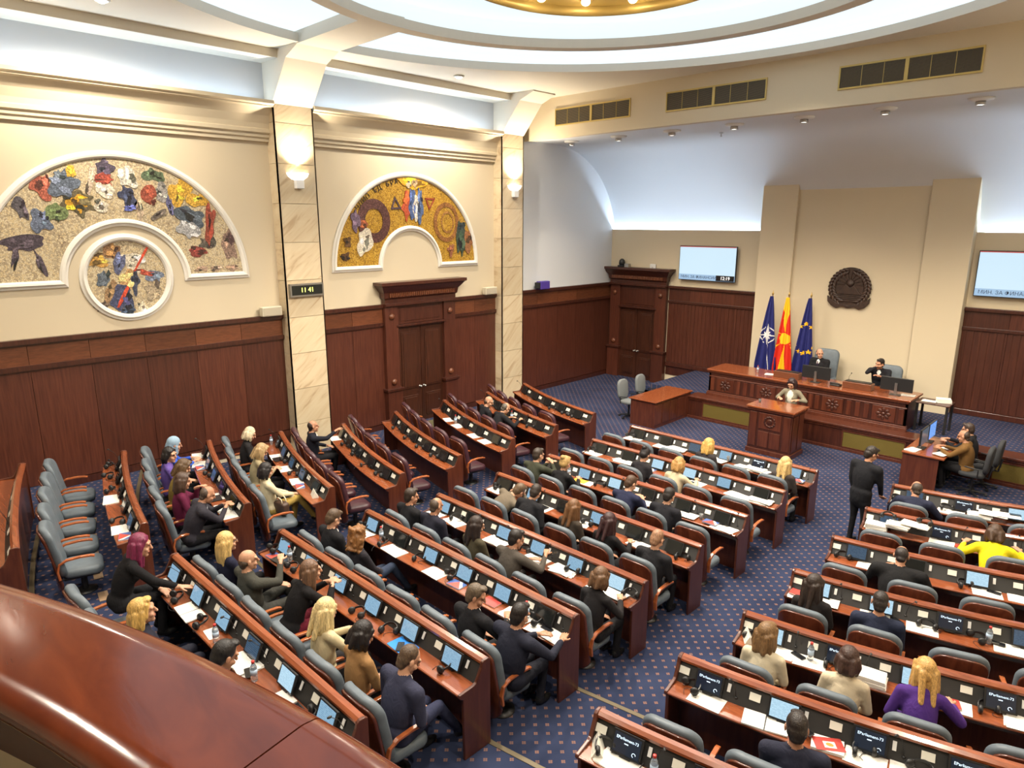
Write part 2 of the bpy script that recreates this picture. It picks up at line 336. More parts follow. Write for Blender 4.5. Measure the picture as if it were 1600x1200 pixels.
def pad(mb, outline, t, e, fn, mi=0, curve=None):
    # cushion: outline (x,z) with thickness t along depth, edges rounded by e ; fn(x, depth, z)
    cx = sum(p[0] for p in outline)/len(outline); cz = sum(p[1] for p in outline)/len(outline)
    n = len(outline); rings = []
    def ins(d):
        o = []
        for i in range(n):
            a = Vector(outline[i-1]); b = Vector(outline[i]); c = Vector(outline[(i+1) % n])
            t1 = (c-a); t1 = t1.normalized() if t1.length > 1e-9 else Vector((1, 0)); nn = Vector((-t1.y, t1.x)); o.append((b.x+nn.x*d, b.y+nn.y*d))
        return o
    for d, dep in ((e, 0), (e*.3, e*.3), (0, e), (0, t-e), (e*.3, t-e*.3), (e, t)):
        rings.append([fn(p[0], dep, p[1]) for p in ins(d)])
    vs = [p for r in rings for p in r]; fs = []
    for j in range(len(rings)-1):
        for i in range(n): k = (i+1) % n; fs.append((j*n+i, j*n+k, (j+1)*n+k, (j+1)*n+i))
    for base, rev in ((0, True), ((len(rings)-1)*n, False)):
        inner = len(vs)  # fan to an inner ring for gentle crown
        c = Vector((0, 0, 0))
        for i in range(n): c += Vector(vs[base+i])
        vs.append(tuple(c/n))
        for i in range(n):
            k = (i+1) % n; fs.append((base+k, base+i, inner) if rev else (base+i, base+k, inner))
    return mb.add(vs, fs, mi)
def text_mesh(body, size, extrude=.001, align='CENTER'):
    cu = bpy.data.curves.new('lettering', 'FONT'); cu.body = body; cu.size = size; cu.extrude = extrude; cu.align_x = align; cu.align_y = 'CENTER'; cu.resolution_u = 2
    o = bpy.data.objects.new('lettering', cu); COL.objects.link(o)
    dg = bpy.context.evaluated_depsgraph_get(); me = bpy.data.meshes.new_from_object(o.evaluated_get(dg)); bpy.data.objects.remove(o)
    return me
TXT = {k: text_mesh(*a) for k, a in dict(ep=('EParliament-73', .034), min=('МИН. ЗА ФИНАНСИИ', .125), clk=('12:19', .15), t1141=('11 41', .15)).items()}
ORD = ['first', 'second', 'third', 'fourth', 'fifth', 'sixth', 'seventh', 'eighth', 'ninth', 'tenth', 'eleventh', 'twelfth', 'thirteenth', 'fourteenth']
# ================================================================ STRUCTURE
def tiers_edge(i, x):
    # front edge (y) of raised tier i (1..4) at position x : follows the desk rows
    yb = (None, 5.53, 4.10, 2.67, 1.24)[i]; yc = (None, 5.64, 4.18, 2.71, 1.25)[i]; ya = (None, 5.73, 4.31, 2.87, 1.40)[i]
    if x <= -9.75: d = -9.75-x; return yc+.15*d+.025*d*d+.04
    if x >= -3.13: d = x+3.13; return ya+.13*d+.035*d*d+.04
    if x <= -8.55: t = (x+9.75)/1.2; return yc*(1-t)+yb*t+.04
    if x >= -4.33: t = (x+4.33)/1.2; return yb*(1-t)+ya*t+.04
    return yb+.04
FLOOR = struct(MB().box(XL, XR, YR, YB+.3, -.2, 0), 'floor', M['carpet'])
xs = sorted(set([XL, -14, -13.2, -12.4, -11.6, -10.8, -10.2, -9.75, -8.55, -4.33, -3.13, -2.5, -1.8, -1.1, -.4, .4, 1.2, XR]))
for i in range(1, 5):
    mb = MB(); z = .15*i; n = len(xs)
    fr = [(x, tiers_edge(i, x), zz) for zz in (z-.16, z) for x in xs]; bk = [(x, YR, zz) for zz in (z-.16, z) for x in xs]
    mb.add(fr+bk, [(j+1, j, n+j, n+j+1) for j in range(n-1)]+[(n+j, 3*n+j, 3*n+j+1, n+j+1) for j in range(n-1)])
    struct(mb, 'floor', M['carpet'])
    mb = MB()
    mb.sweep([(-.05, .0), (.012, .0), (.012, -.03), (.0, -.03), (0, .006), (-.05, .006)][::-1],
             [(lambda a, b, x=x, i=i, z=z: (x, tiers_edge(i, x)+a, z+b)) for x in xs])
    struct(mb, 'trim_%d' % i, plain('brass nosing', (.11, .085, .045), .5, .3))
# left wall, right wall, rear wall, rostrum wall
struct(MB().box(XL-.3, XL, YR, YB+.6, -.2, 9.3), 'wall_left', M['cream'])
struct(MB().box(XL, XL+.008, 15.5, YB+.1, 3.3, 8.0), 'wall_left', M['coolwhite'])  # whiter overlay: rear cove light on this bay put into the colour
for y0, y1 in ((YR, .6), (1.56, 7.6), (8.56, 14.6)): struct(MB().box(XL, XL+.008, y0, y1, 7.9, 8.9), 'wall_left', plain('painted blue-grey shade', (.50, .52, .54), .6))  # wall above the cornice: its shade and bluish cove light put into the colour
struct(MB().box(XR, XR+.3, YR, YB+.6, -.2, 9.3), 'wall_right', M['cream'])
struct(MB().box(XL, XR, YR-.3, YR, -.2, 9.3), 'wall_rear', M['cream'])
struct(MB().box(XL, XR, YB, YB+.035, -.2, 5.30), 'wall_rostrum', M['cream'])
# central panel of the rostrum wall with its two pilasters
mb = MB().box(-9.33, -3.88, YB-.30, YB+.30, 0, 6.54); mb.box(-9.33, -8.28, YB-.40, YB-.28, 0, 6.63); mb.box(-4.92, -3.88, YB-.40, YB-.28, 0, 6.63)
struct(mb, 'wall_rostrum', M['cream'], bev=.012)
# vault between the beam and the rostrum wall
mb = MB(); pr = [(15.9, 7.95), (17.0, 7.96)]+[(17.35+3.35*math.sin(a), 5.0+2.96*math.cos(a)) for a in [PI/2*k/18 for k in range(19)]]
mb.add([(x, y, z) for x in (XL, XR) for y, z in pr], [(j, j+1, len(pr)+j+1, len(pr)+j) for j in range(len(pr)-1)])
struct(mb, 'ceiling', M['coolwhite'], smooth=True)
struct(MB().box(XL, XR, YB+.035, YB+.2, 4.98, 5.08), 'trim_5', M['coolwhite'])
# beam with grilles, flat ceiling with round opening
struct(MB().box(XL, XR, 15.9, 16.1, 7.93, 9.05), 'ceiling', M['cream'])
DC = (-6.55, 8.50); R1, R2, R3 = 6.95, 4.45, 2.12
x0, x1, y0, y1 = -14.35, 1.25, YR, 15.95
mb = MB(); n = 96; vs = []
angs = sorted([2*PI*k/n for k in range(n)]+[math.atan2(yy-DC[1], xx-DC[0]) % (2*PI) for xx in (x0, x1) for yy in (y0, y1)])
for a in angs:
    c, s = math.cos(a), math.sin(a)
    t = min([(x1-DC[0])/c if c > 1e-9 else 1e9, (x0-DC[0])/c if c < -1e-9 else 1e9, (y1-DC[1])/s if s > 1e-9 else 1e9, (y0-DC[1])/s if s < -1e-9 else 1e9])
    vs += [(DC[0]+R1*c, DC[1]+R1*s, CEIL), (DC[0]+t*c, DC[1]+t*s, CEIL)]
k = len(angs); mb.add(vs, [(2*i, 2*((i+1) % k), 2*((i+1) % k)+1, 2*i+1) for i in range(k)])
struct(mb, 'ceiling', M['ceilp'])
def ring(mb, sec, n=96):
    return mb.sweep(sec, [(lambda a, b, t=2*PI*j/n: (DC[0]+a*math.cos(t), DC[1]+a*math.sin(t), b)) for j in range(n+1)], caps=False)
struct(ring(MB(), [(R1, CEIL-.012), (R1+.10, CEIL-.012), (R1+.10, CEIL+.16), (R1, CEIL+.16)]), 'trim_6', M['ceilp'], smooth=False)
struct(ring(MB(), [(R2, 8.99), (R2+.28, 8.99), (R2+.28, 9.16), (R2, 9.16)]), 'trim_7', M['ceilp'])
struct(ring(MB(), [(R2+.28, 9.95), (R1+.75, 9.60), (R1+.75, 9.64), (R2+.28, 9.99)]), 'ceiling', M['glow'], smooth=True)  # recess surfaces glow themselves, standing in for light from hidden coves
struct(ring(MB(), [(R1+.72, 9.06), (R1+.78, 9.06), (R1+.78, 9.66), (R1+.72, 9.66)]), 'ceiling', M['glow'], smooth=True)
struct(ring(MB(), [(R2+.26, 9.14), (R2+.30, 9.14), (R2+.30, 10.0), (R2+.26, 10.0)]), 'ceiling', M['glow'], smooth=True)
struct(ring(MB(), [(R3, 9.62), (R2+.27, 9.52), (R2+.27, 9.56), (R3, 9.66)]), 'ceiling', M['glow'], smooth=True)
def round_beam(ang, a, b, z0, z1, w):
    m = MB(); c, s = math.cos(ang), math.sin(ang)
    m.sweep([(-w, z0), (w, z0), (w, z1), (-w, z1)], [(lambda u, v, t=t: (DC[0]+c*t-s*u, DC[1]+s*t+c*u, v)) for t in (a, b)]); return m
# ribs rising from the pillars to the inner ring
for y0, y1, full in ((7.6, 8.56, True), (14.6, 15.52, False), (.6, 1.56, False)):
    for sgn in (1, -1):
        fx = (lambda x: x) if sgn == 1 else (lambda x: 2*XC-x)
        prof = [(-15.07, 8.03), (-14.72, 8.03), (-14.0, 8.84), (-13.5, 9.02)]+([(-11.2, 9.03), (-11.2, 9.25), (-13.2, 9.25), (-15.07, 9.25)] if full else [(-13.5, 9.10), (-15.07, 9.25)])
        struct(MB().prism(prof, lambda p, t, fx=fx: (fx(p[0]), t, p[1]), y0, y1), 'ceiling', M['ceilp'])
# side soffits
for sgn in (1, -1):
    a, b = (XL, -14.35) if sgn == 1 else (2*XC+14.35, XR)
    struct(MB().box(min(a, b), max(a, b), YR, 15.92, 8.88, 9.08), 'ceiling', M['ceilp'])
struct(MB().box(XL-.3, XR+.3, YR-.3, YB+.6, 10.1, 10.2), 'ceiling', M['white'])
# brass centre with its lamps
ch = thing('ceiling_chandelier', 'brass ring chandelier with glowing bulbs at the centre of the domed ceiling', 'chandelier', (DC[0], DC[1], 8.9))
mb = MB(); sec = [(R3-.10, .02), (R3+.12, .10), (R3+.12, .22), (R3-.10, .18)]
mb.sweep(sec, [(lambda a, b, t=2*PI*j/64: (a*math.cos(t), a*math.sin(t), b)) for j in range(65)], caps=False); part(mb, 'brass_rim', M['gold'], ch, smooth=True)
mb = MB(); mb.lathe([(R3-.05, .55), (R3-.06, .57)], n=48); part(mb, 'gilded_plate', M['gold'], ch)
mb = MB(); mb.sweep([(R3-.08, .15), (R3-.05, .15), (R3-.05, .57), (R3-.08, .57)], [(lambda a, b, t=2*PI*j/64: (a*math.cos(t), a*math.sin(t), b)) for j in range(65)], caps=False); part(mb, 'gilded_band', M['gold'], ch, smooth=True)
bulb = plain('glowing bulb', (1, .9, .7), .3, emit=(1, .80, .52), estr=25)
bm_ = MB().ell((0, 0, 0), (.075, .075, .06), 12, 8).mesh('bulb', bulb, True); cupm = MB().lathe([(.05, .05), (.09, .05), (.11, -.01), (.06, .02)], n=16).mesh('bulb_cup', M['brass'], True)
for k in range(14):
    a = 2*PI*(k+.3)/14; p = (1.72*math.cos(a), 1.72*math.sin(a), .16)
    b = link('bulb', bm_, ch, p); link('bulb_cup', cupm, b, (0, 0, .04))
for k in range(6):
    a = 2*PI*k/6; light('chandelier_light', 'SPOT', (DC[0]+1.5*math.cos(a), DC[1]+1.5*math.sin(a), 8.86), SPOT*.95, WARM, .12, spot=2.5, blend=.5)
# round ceiling downlights
dl_body = MB().lathe([(.13, 0), (.14, -.015), (.10, -.04), (.085, -.03), (.085, 0)], n=20).mesh('downlight_rim', M['whitep'], True)
dl_bulb = MB().ell((0, 0, -.025), (.08, .08, .045), 14, 8).mesh('downlight_bulb', bulb, True)
for x, y, w in ((-13.6, 12.0, 'between the gold mosaic bay and the dome'), (-13.3, 4.04, 'above the large figure mosaic'), (.3, 12.0, ''), (.3, 4.04, '')):
    if w:
        t = thing('ceiling_downlight', 'round glowing warm downlight set in the ceiling '+w, 'downlight', (x, y, CEIL-.005)); link('rim', dl_body, t); link('bulb', dl_bulb, t)
    light('downlight_lamp', 'SPOT', (x, y, CEIL-.12), SPOT*1.0, WARM, .1, spot=2.85, blend=.6)
for x, y in ((-11.0, 1.2), (-2.0, 1.2), (-11.3, 13.9), (-1.8, 13.9), (-6.55, 14.0), (-6.5, -.5)):
    light('downlight_lamp', 'SPOT', (x, y, CEIL-.08), SPOT*.9, WARM, .1, spot=2.3, blend=.8)
# ---------------------------------------------------------------- left wall: wainscot, frieze, cornice
def wain(y0, y1, npan, zb=0.0):
    base = MB().box(XL, XL+.02, y0, y1, zb-.2, 3.40); o = struct(base, 'wall_left', M['dark'])
    w = (y1-y0)/npan
    for k in range(npan):
        part(MB().box(XL+.02, XL+.05, y0+k*w+.004, y0+(k+1)*w-.004, zb+.16, 2.84), 'wood_panel', M['panel'], o)
        part(MB().box(XL+.02, XL+.055, y0+k*w+.004, y0+(k+1)*w-.004, 2.93, 3.33), 'frieze_panel', M['frieze'], o)
    for a, b, d in ((2.84, 2.93, .10), (3.33, 3.42, .13), (zb, zb+.14, .07)):
        mb = MB().box(XL+.02, XL+d, y0, y1, a, b); mb.box(XL+.02, XL+d*.7, y0, y1, a-.03, a); part(mb, 'moulding', M['dark'], o)
    return o
wain(1.56, 7.6, 6, .45); wain(8.56, 10.43, 2, 0); wain(12.87, 14.6, 2); wain(15.52, YB, 5); wain(YR, .6, 4, .6)
for y0, y1 in ((YR, .6), (1.56, 7.6), (8.56, 14.6)):
    prof = [(0, 7.25), (.07, 7.25), (.07, 7.31), (.11, 7.34), (.11, 7.40), (.16, 7.43), (.16, 7.50), (.13, 7.52), (.14, 7.62), (.19, 7.78), (.30, 7.93), (.42, 7.98), (.46, 8.0), (.46, 8.07), (.40, 8.07), (.40, 7.95), (0, 7.95)]
    o = struct(MB().prism(prof, lambda p, t: (XL+p[0], t, p[1]), y0, y1), 'trim_8', M['cream'])
# ---------------------------------------------------------------- marble pillars
def pillar(y0, y1, label):
    t = thing('marble_pillar', label, 'pillar', (XL, (y0+y1)/2, 0)); w = (y1-y0)/2
    part(MB().box(0, .325, -w+.02, w-.02, -.1, 8.02), 'core', plain('pillar grout', (.36, .28, .18), .8), t)
    zs = [8.03, 7.65]
    while zs[-1] > .1: zs.append(max(-.05, zs[-1]-.86))
    for a, b in zip(zs[1:], zs[:-1]):
        part(MB().box(.32, .35, -w, w, a+.005, b-.005), 'marble_tile', M['marble'], t)
        for s in (-1, 1): part(MB().box(.0, .35, min(s*w, s*(w-.03)), max(s*w, s*(w-.03)), a+.005, b-.005), 'marble_tile', M['marble'], t)
pillar(7.6, 8.56, 'tall beige marble pillar carrying the digital clock'); pillar(14.6, 15.52, 'beige marble pillar between the gold mosaic and the stage area')
pillar(.6, 1.56, 'beige marble pillar left of the large figure mosaic')
def sconce(y, which, right=False):
    m = -1 if right else 1; bx = (XR-.05) if right else (XL+.35)
    t = thing('wall_sconce', 'white half-bowl wall lamp shining up '+which, 'wall lamp', (bx, y, 6.5), PI if right else 0)
    mb = MB(); n = 16; vs = []; prof = [(.05, -.06), (.13, -.04), (.20, .02), (.235, .10), (.225, .10), (.19, .03), (.05, -.03)]
    for r, z in prof: vs += [(r*.9*math.sin(PI*k/n), r*1.15*math.cos(PI*k/n), z) for k in range(n+1)]
    mb.add(vs, [(j*(n+1)+k, (j+1)*(n+1)+k, (j+1)*(n+1)+k+1, j*(n+1)+k+1) for j in range(len(prof)-1) for k in range(n)])
    part(mb, 'bowl', plain('frosted lamp glass', (.85, .84, .8), .4, emit=(1, .97, .92), estr=1.2), t, smooth=True)
    part(MB().box(0, .12, -.10, .10, -.24, -.05), 'bracket', M['whitep'], t, bev=.015)
    part(MB().tube([(.08, -.13, .04), (.08, .13, .04)], .02, 8), 'lamp_tube', bulb, t)
    light('sconce_light', 'SPOT', (bx+m*.15, y, 6.66), 300, (1, .86, .66), .04, (PI, m*.25, 0), spot=2.3, blend=.9)
sconce(8.08, 'the clock pillar beside the big mosaic'); sconce(15.1, 'the marble pillar nearest the stage')
sconce(1.08, 'the pillar left of the big mosaic, added unseen'); sconce(8.08, 'the right-hand wall opposite the clock pillar, added unseen', True); sconce(15.1, 'the right-hand wall near the stage, added unseen', True)  # sconces out of view, added to brighten the ceiling
def speaker(y, w):
    t = thing('wall_speaker', 'small cream box speaker on the panelling ledge '+w, 'speaker', (XL+.10, y, 3.42))
    part(MB().box(0, .16, -.24, .24, 0, .22), 'cabinet', plain('cream plastic', (.55, .5, .38), .5), t, bev=.02)
    part(MB().box(.155, .168, -.21, .21, .025, .195), 'grille', plain('speaker cloth', (.45, .40, .30), .9, bump=.5), t)
speaker(7.28, 'left of the clock pillar'); speaker(14.25, 'right of the carved door')
t = thing('digital_clock', 'black digital clock with yellow figures mounted on the marble pillar', 'clock', (XL+.36, 8.09, 3.98))
part(MB().box(0, .07, -.40, .40, -.12, .12), 'case', M['black'], t, bev=.01); part(MB().box(.0, .075, -.43, .43, -.15, .15), 'frame', M['metal'], t)
part(MB().box(.07, .079, -.39, .39, -.11, .11), 'display', plain('clock display', (.012, .014, .012), .3), t)
tm = TXT['t1141']; tm.materials.clear(); tm.materials.append(plain('yellow led figures', (.5, .5, .1), .5, emit=(.95, 1, .15), estr=2.2)); link('figures', tm, t, (.083, 0, 0), (PI/2, 0, PI/2))
t = thing('projector', 'small purple box projector on the panelling ledge near the stage corner', 'projector', (XL+.10, 16.6, 3.42))
part(MB().box(.0, .2, -.2, .26, 0, .26), 'housing', plain('purple casing', (.07, .04, .28), .4), t, bev=.02); part(MB().box(.0, .2, -.27, -.2, .03, .23), 'lens_block', M['black'], t, bev=.01)
# ---------------------------------------------------------------- door portals
def door_portal(n, origin, rz, w, h, z0, label):
    # local: x along the wall, -y out of the wall (towards the room)
    o = bpy.data.objects.new('door_%d' % n, None); COL.objects.link(o); o.location = origin; o.rotation_euler = (0, 0, rz); o['kind'] = 'structure'; o['label'] = label
    hw = w/2; pw = .42
    part(MB().box(-hw-pw, hw+pw, -.02, .02, z0, 3.40), 'backing', M['door'], o)
    for s in (-1, 1):
        x0, x1 = sorted((s*hw, s*(hw+pw)))
        part(MB().box(x0, x1, -.14, 0, z0+1.12, 3.36), 'pilaster', M['panel'], o, bev=.008)
        part(MB().box(x0-.03, x1+.03, -.20, 0, z0, z0+1.05), 'pedestal', M['panel'], o, bev=.01)
        part(MB().box(x0-.07, x1+.07, -.24, 0, z0+1.05, z0+1.13), 'pedestal_cap', M['dark'], o, bev=.012)
        for z in (z0+1.30, 3.08): part(MB().lathe([(.085, 0), (.085, .03), (.06, .05), (.03, .07), (.0, .07)], n=16, mat=Matrix.Rotation(PI/2, 3, 'X'), c=((x0+x1)/2, -.14, z)), 'rosette', M['frieze'], o, smooth=True)
        # door leaf
        a, b = sorted((s*.008, s*hw)); leaf = part(MB().box(a, b, -.05, -.02, z0, z0+h), 'door_leaf', M['door'], o)
        for za, zb in ((z0+.14, z0+.80), (z0+1.0, z0+h-.12)):
            mb = MB().box(a+.13, b-.13, -.075, -.05, za, zb); mb.box(a+.18, b-.18, -.09, -.07, za+.05, zb-.05); part(mb, 'raised_panel', M['door'], leaf, bev=.01)
        part(MB().lathe([(.035, 0), (.035, .01), (.012, .015), (.012, .05), (.03, .06), (.03, .085), (0, .09)], n=12, mat=Matrix.Rotation(PI/2, 3, 'X'), c=(s*.07, -.05, z0+1.02)), 'door_handle', M['metal'], leaf, smooth=True)
    part(MB().box(-hw, hw, -.10, 0, z0+h, z0+h+.10), 'lintel', M['dark'], o, bev=.01)
    mb = MB().box(-hw, hw, -.08, 0, z0+h+.10, 3.36); mb.box(-hw+.10, hw-.10, -.095, -.08, z0+h+.18, 3.26); part(mb, 'overdoor_panel', M['panel'], o, bev=.008)
    part(MB().box(-hw-.06, hw+.06, -.17, 0, z0+h+.04, z0+h+.10), 'moulding', M['dark'], o, bev=.01)
    part(MB().box(-hw-pw-.02, hw+pw+.02, -.22, 0, 3.36, 3.44), 'moulding', M['dark'], o, bev=.01)
    prof = [(0, 3.44), (.16, 3.44), (.16, 3.54), (.20, 3.58), (.22, 3.72), (.30, 3.82), (.36, 3.90), (.40, 3.92), (.40, 4.0), (0, 4.0)]
    e = .0
    mb = MB(); rings = []
    for d, z in prof: rings.append((d, z))
    vs = []
    for d, z in rings[1:-1]: vs += [(-hw-pw-d+.16, 0, z), (-hw-pw-d+.16, -d, z), (hw+pw+d-.16, -d, z), (hw+pw+d-.16, 0, z)]
    k = len(rings)-2; mb.add(vs, [(4*j+i, 4*j+i+1, 4*j+5+i, 4*j+4+i) for j in range(k-1) for i in range(3)]+[(0, 3, 2, 1), (4*k-4, 4*k-3, 4*k-2, 4*k-1)])
    part(mb, 'entablature', M['dark'], o)
    mb = MB()
    for i in range(34): x = -hw-pw+.10+(2*hw+2*pw-.2)*(i+.5)/34; mb.box(x-.022, x+.022, -.245, -.20, 3.60, 3.70)
    c = part(mb, 'carved_band', M['frieze'], o); c['kind'] = 'stuff'
    return o
door_portal(1, (XL+.03, 11.65, 0), PI/2, 1.60, 2.74, 0, 'carved mahogany double door portal under the gold mosaic')
door_portal(2, (-13.77, YB-.02, 0), 0, 1.50, 2.52, 0, 'carved mahogany double door portal in the stage corner')
# door mat at the left door
tag(part(MB().box(-.32, .32, -.55, .55, 0, .015), 'door_mat', plain('olive mat', (.10, .09, .04), .95, bump=.6), None, (XL+.62, 11.65, 0)), 'olive brown mat lying in front of the left door', 'mat')
# ---------------------------------------------------------------- rostrum wall wainscot (ribbed)
def ribbed(x0, x1, npan, zb):
    o = struct(MB().box(x0, x1, YB-.03, YB, zb-.3, 3.44), 'wall_rostrum', M['dark']); w = (x1-x0)/npan
    for k in range(npan):
        a = x0+k*w+.004; b = x0+(k+1)*w-.004; mb = MB().box(a, b, YB-.055, YB-.03, zb+.16, 2.86); m = 6
        for j in range(m): c = a+(b-a)*(j+.5)/m; mb.box(c-.028, c+.028, YB-.072, YB-.055, zb+.16, 2.86)
        part(mb, 'wood_panel', M['panel'], o); part(MB().box(a, b, YB-.06, YB-.03, 2.95, 3.35), 'frieze_panel', M['panel'], o)
    for z0, z1, d in ((2.86, 2.95, .10), (3.35, 3.44, .13), (zb, zb+.15, .08)): part(MB().box(x0, x1, YB-d, YB-.03, z0, z1), 'moulding', M['dark'], o, bev=.012)
PLAT = .65
ribbed(-12.55, -9.33, 4, PLAT); ribbed(-3.88, XR, 6, PLAT)
# platform behind the presidium with carpeted steps at its left
mb = MB().box(-11.35, XR, 17.75, YB, -.1, PLAT); struct(mb, 'floor', M['carpet'])
for k in range(4): struct(MB().box(-12.55+.3*k, -11.34, 18.35, YB, -.1, PLAT*(k+1)/5), 'floor', M['carpet'])
# ---------------------------------------------------------------- ceiling beam grilles, spots
def grille(x0, x1, label):
    t = thing('ceiling_grille', label, 'air vent', ((x0+x1)/2, 15.9, 8.49)); w = (x1-x0)/2; h = .20
    part(MB().box(-w, w, -.004, 0, -h, h), 'duct', M['black'], t)
    mb = MB().box(-w-.03, w+.03, -.03, 0, h, h+.035); mb.box(-w-.03, w+.03, -.03, 0, -h-.035, -h)
    for x in (-w-.03, -.035, w): mb.box(x, x+(.03 if x != -.035 else .07), -.03, 0, -h, h)
    part(mb, 'frame', M['gold'], t)
    mb = MB()
    for k in range(18): z = -h+2*h*(k+.5)/18; mb.box(-w, w, -.02, -.004, z-.004, z+.004)
    o = part(mb, 'louvre', plain('louvre bronze', (.18, .14, .08), .5, .4), t); o['kind'] = 'stuff'
    for k in (-2, -1, 1, 2): part(MB().box(k*w/3-.005 if abs(k) == 1 else k*w/3-.005, k*w/3+.005, -.024, -.004, -h, h), 'mullion', M['gold'], t)
grille(-13.78, -11.22, 'brass framed louvred vent in the beam nearest the pillar'); grille(-10.07, -7.50, 'brass framed louvred vent in the middle of the ceiling beam'); grille(-5.87, -3.34, 'brass framed louvred vent at the right of the ceiling beam')
sp_dish = MB().lathe([(.10, .0), (.24, -.0), (.22, -.04), (.10, -.06)], n=22).mesh('dish', M['whitep'], True)
sp_can = MB().lathe([(.09, -.05), (.10, -.13), (.075, -.135), (.07, -.10)], n=18).mesh('can', M['metal'], True)
sp_lens = MB().lathe([(.072, -.118), (.074, -.125), (.05, -.128), (.0, -.128)], n=18).mesh('lens', plain('spot lens', (.9, .88, .8), .3, emit=(1, .95, .85), estr=3), True)
for k, x in enumerate((-14.10, -12.34, -10.58, -8.77, -7.01, -5.25, -3.49, -1.73)):
    if k < 7:
        t = thing('stage_spotlight', 'white dish spotlight under the beam, %s from the marble pillar' % ORD[k], 'spotlight', (x, 17.0, 7.96), group='spotlights under the beam')
        link('dish', sp_dish, t); link('can', sp_can, t); link('lens', sp_lens, t)
    if k in (1, 2, 4, 6, 7): light('stage_lamp', 'SPOT', (x, 17.0, 7.78), SPOT*.42, (1, .84, .62), .08, spot=1.9, blend=.7)
t = thing('ceiling_sensor', 'tiny dark sprinkler head on the pale vault behind the spotlights', 'sprinkler', (-9.6, 17.9, 7.90)); part(MB().lathe([(.05, .0), (.05, -.02), (.015, -.03), (.015, -.09), (.035, -.10), (0, -.105)], n=10), 'head', M['metal'], t)
# ---------------------------------------------------------------- mosaics
def arc_pts(yc, zc, r, a0, a1, n): return [(yc+r*math.cos(a0+(a1-a0)*k/n), zc+r*math.sin(a0+(a1-a0)*k/n)) for k in range(n+1)]
def moulding(path, closed, prof, mat, parent, name, x0=0):
    P = [Vector(p) for p in path]; n = len(P); frames = []
    for i in range(n):
        a = P[i-1] if (closed or i > 0) else P[i]; b = P[(i+1) % n] if (closed or i < n-1) else P[i]
        d1 = (P[i]-a); d2 = (b-P[i]); d1 = d1.normalized() if d1.length > 1e-6 else d2.normalized(); d2 = d2.normalized() if d2.length > 1e-6 else d1
        n1 = Vector((-d1.y, d1.x)); n2 = Vector((-d2.y, d2.x)); nn = (n1+n2).normalized(); k = 1/max(.5, nn.dot(n1)); nn = nn*k
        frames.append(lambda u, v, p=P[i], q=nn: (x0+v, p.x+q.x*u, p.y+q.y*u))
    if closed: frames.append(frames[0])
    mb = MB().sweep(prof, frames, caps=not closed); return part(mb, name, mat, parent)
MPROF = [(-.07, 0), (-.065, .03), (-.03, .045), (0, .075), (.04, .065), (.07, .035), (.075, 0)]
def poly_plate(mb, pts, x0, x1, mi=0): return mb.prism(pts, lambda p, t: (t, p[0], p[1]), x0, x1, mi)
def half_ring(yc, zc, ro, ri):
    out = arc_pts(yc, zc, ro, 0, PI, 48); inn = arc_pts(yc, zc, ri, PI, 0, 32); return out, inn
def mosaic_panel(yc, zc, ro, ri, bgmat, label, name='wall_mosaic'):
    t = thing(name, label, 'mosaic', (XL, yc, zc)); out, inn = half_ring(0, 0, ro, ri)
    mb = MB(); k = 48; o2 = arc_pts(0, 0, ro, 0, PI, k); i2 = arc_pts(0, 0, ri, 0, PI, k)
    mb.add([(.012, *p) for p in o2]+[(.012, *p) for p in i2], [(j, j+1, k+2+j, k+1+j) for j in range(k)])
    part(mb, 'mosaic_ground', bgmat, t)
    moulding(out+inn, True, MPROF, M['white'], t, 'frame')
    return t
beige = [srgb(135, 116, 94), srgb(165, 148, 120), srgb(205, 190, 156), srgb(200, 180, 140), srgb(182, 166, 136), srgb(214, 200, 168)]
goldc = [srgb(96, 66, 22), srgb(150, 110, 35), srgb(190, 148, 52), srgb(170, 128, 40), srgb(205, 165, 70), srgb(140, 100, 34)]
MOSB = mosaic('pale stone mosaic', beige, 34, .5); MOSG = mosaic('gold mosaic', goldc, 36, .35)
FIGM = {}
def figmat(col):
    key = tuple(col)
    if key not in FIGM:
        c = srgb(*col); FIGM[key] = mosaic('mosaic %d %d %d' % key, [[x*.5 for x in c], [x*.75 for x in c], c, [min(1, x*1.25+.01) for x in c], [min(1, x*1.6+.02) for x in c]], 34, .5)
    return FIGM[key]
def figure(t, pts, col, name='mosaic_figure', lift=.02):
    # outline in wall coordinates relative to the mosaic centre, smoothed by corner cutting
    P = [Vector(p) for p in pts]
    for _ in range(1):
        Q = []
        for i in range(len(P)): a = P[i]; b = P[(i+1) % len(P)]; Q += [a*.75+b*.25, a*.25+b*.75]
        P = Q
    if sum(P[i].x*P[(i+1) % len(P)].y-P[(i+1) % len(P)].x*P[i].y for i in range(len(P))) < 0: P.reverse()
    return part(poly_plate(MB(), [(p.x, p.y) for p in P], .010, lift), name, figmat(col), t)
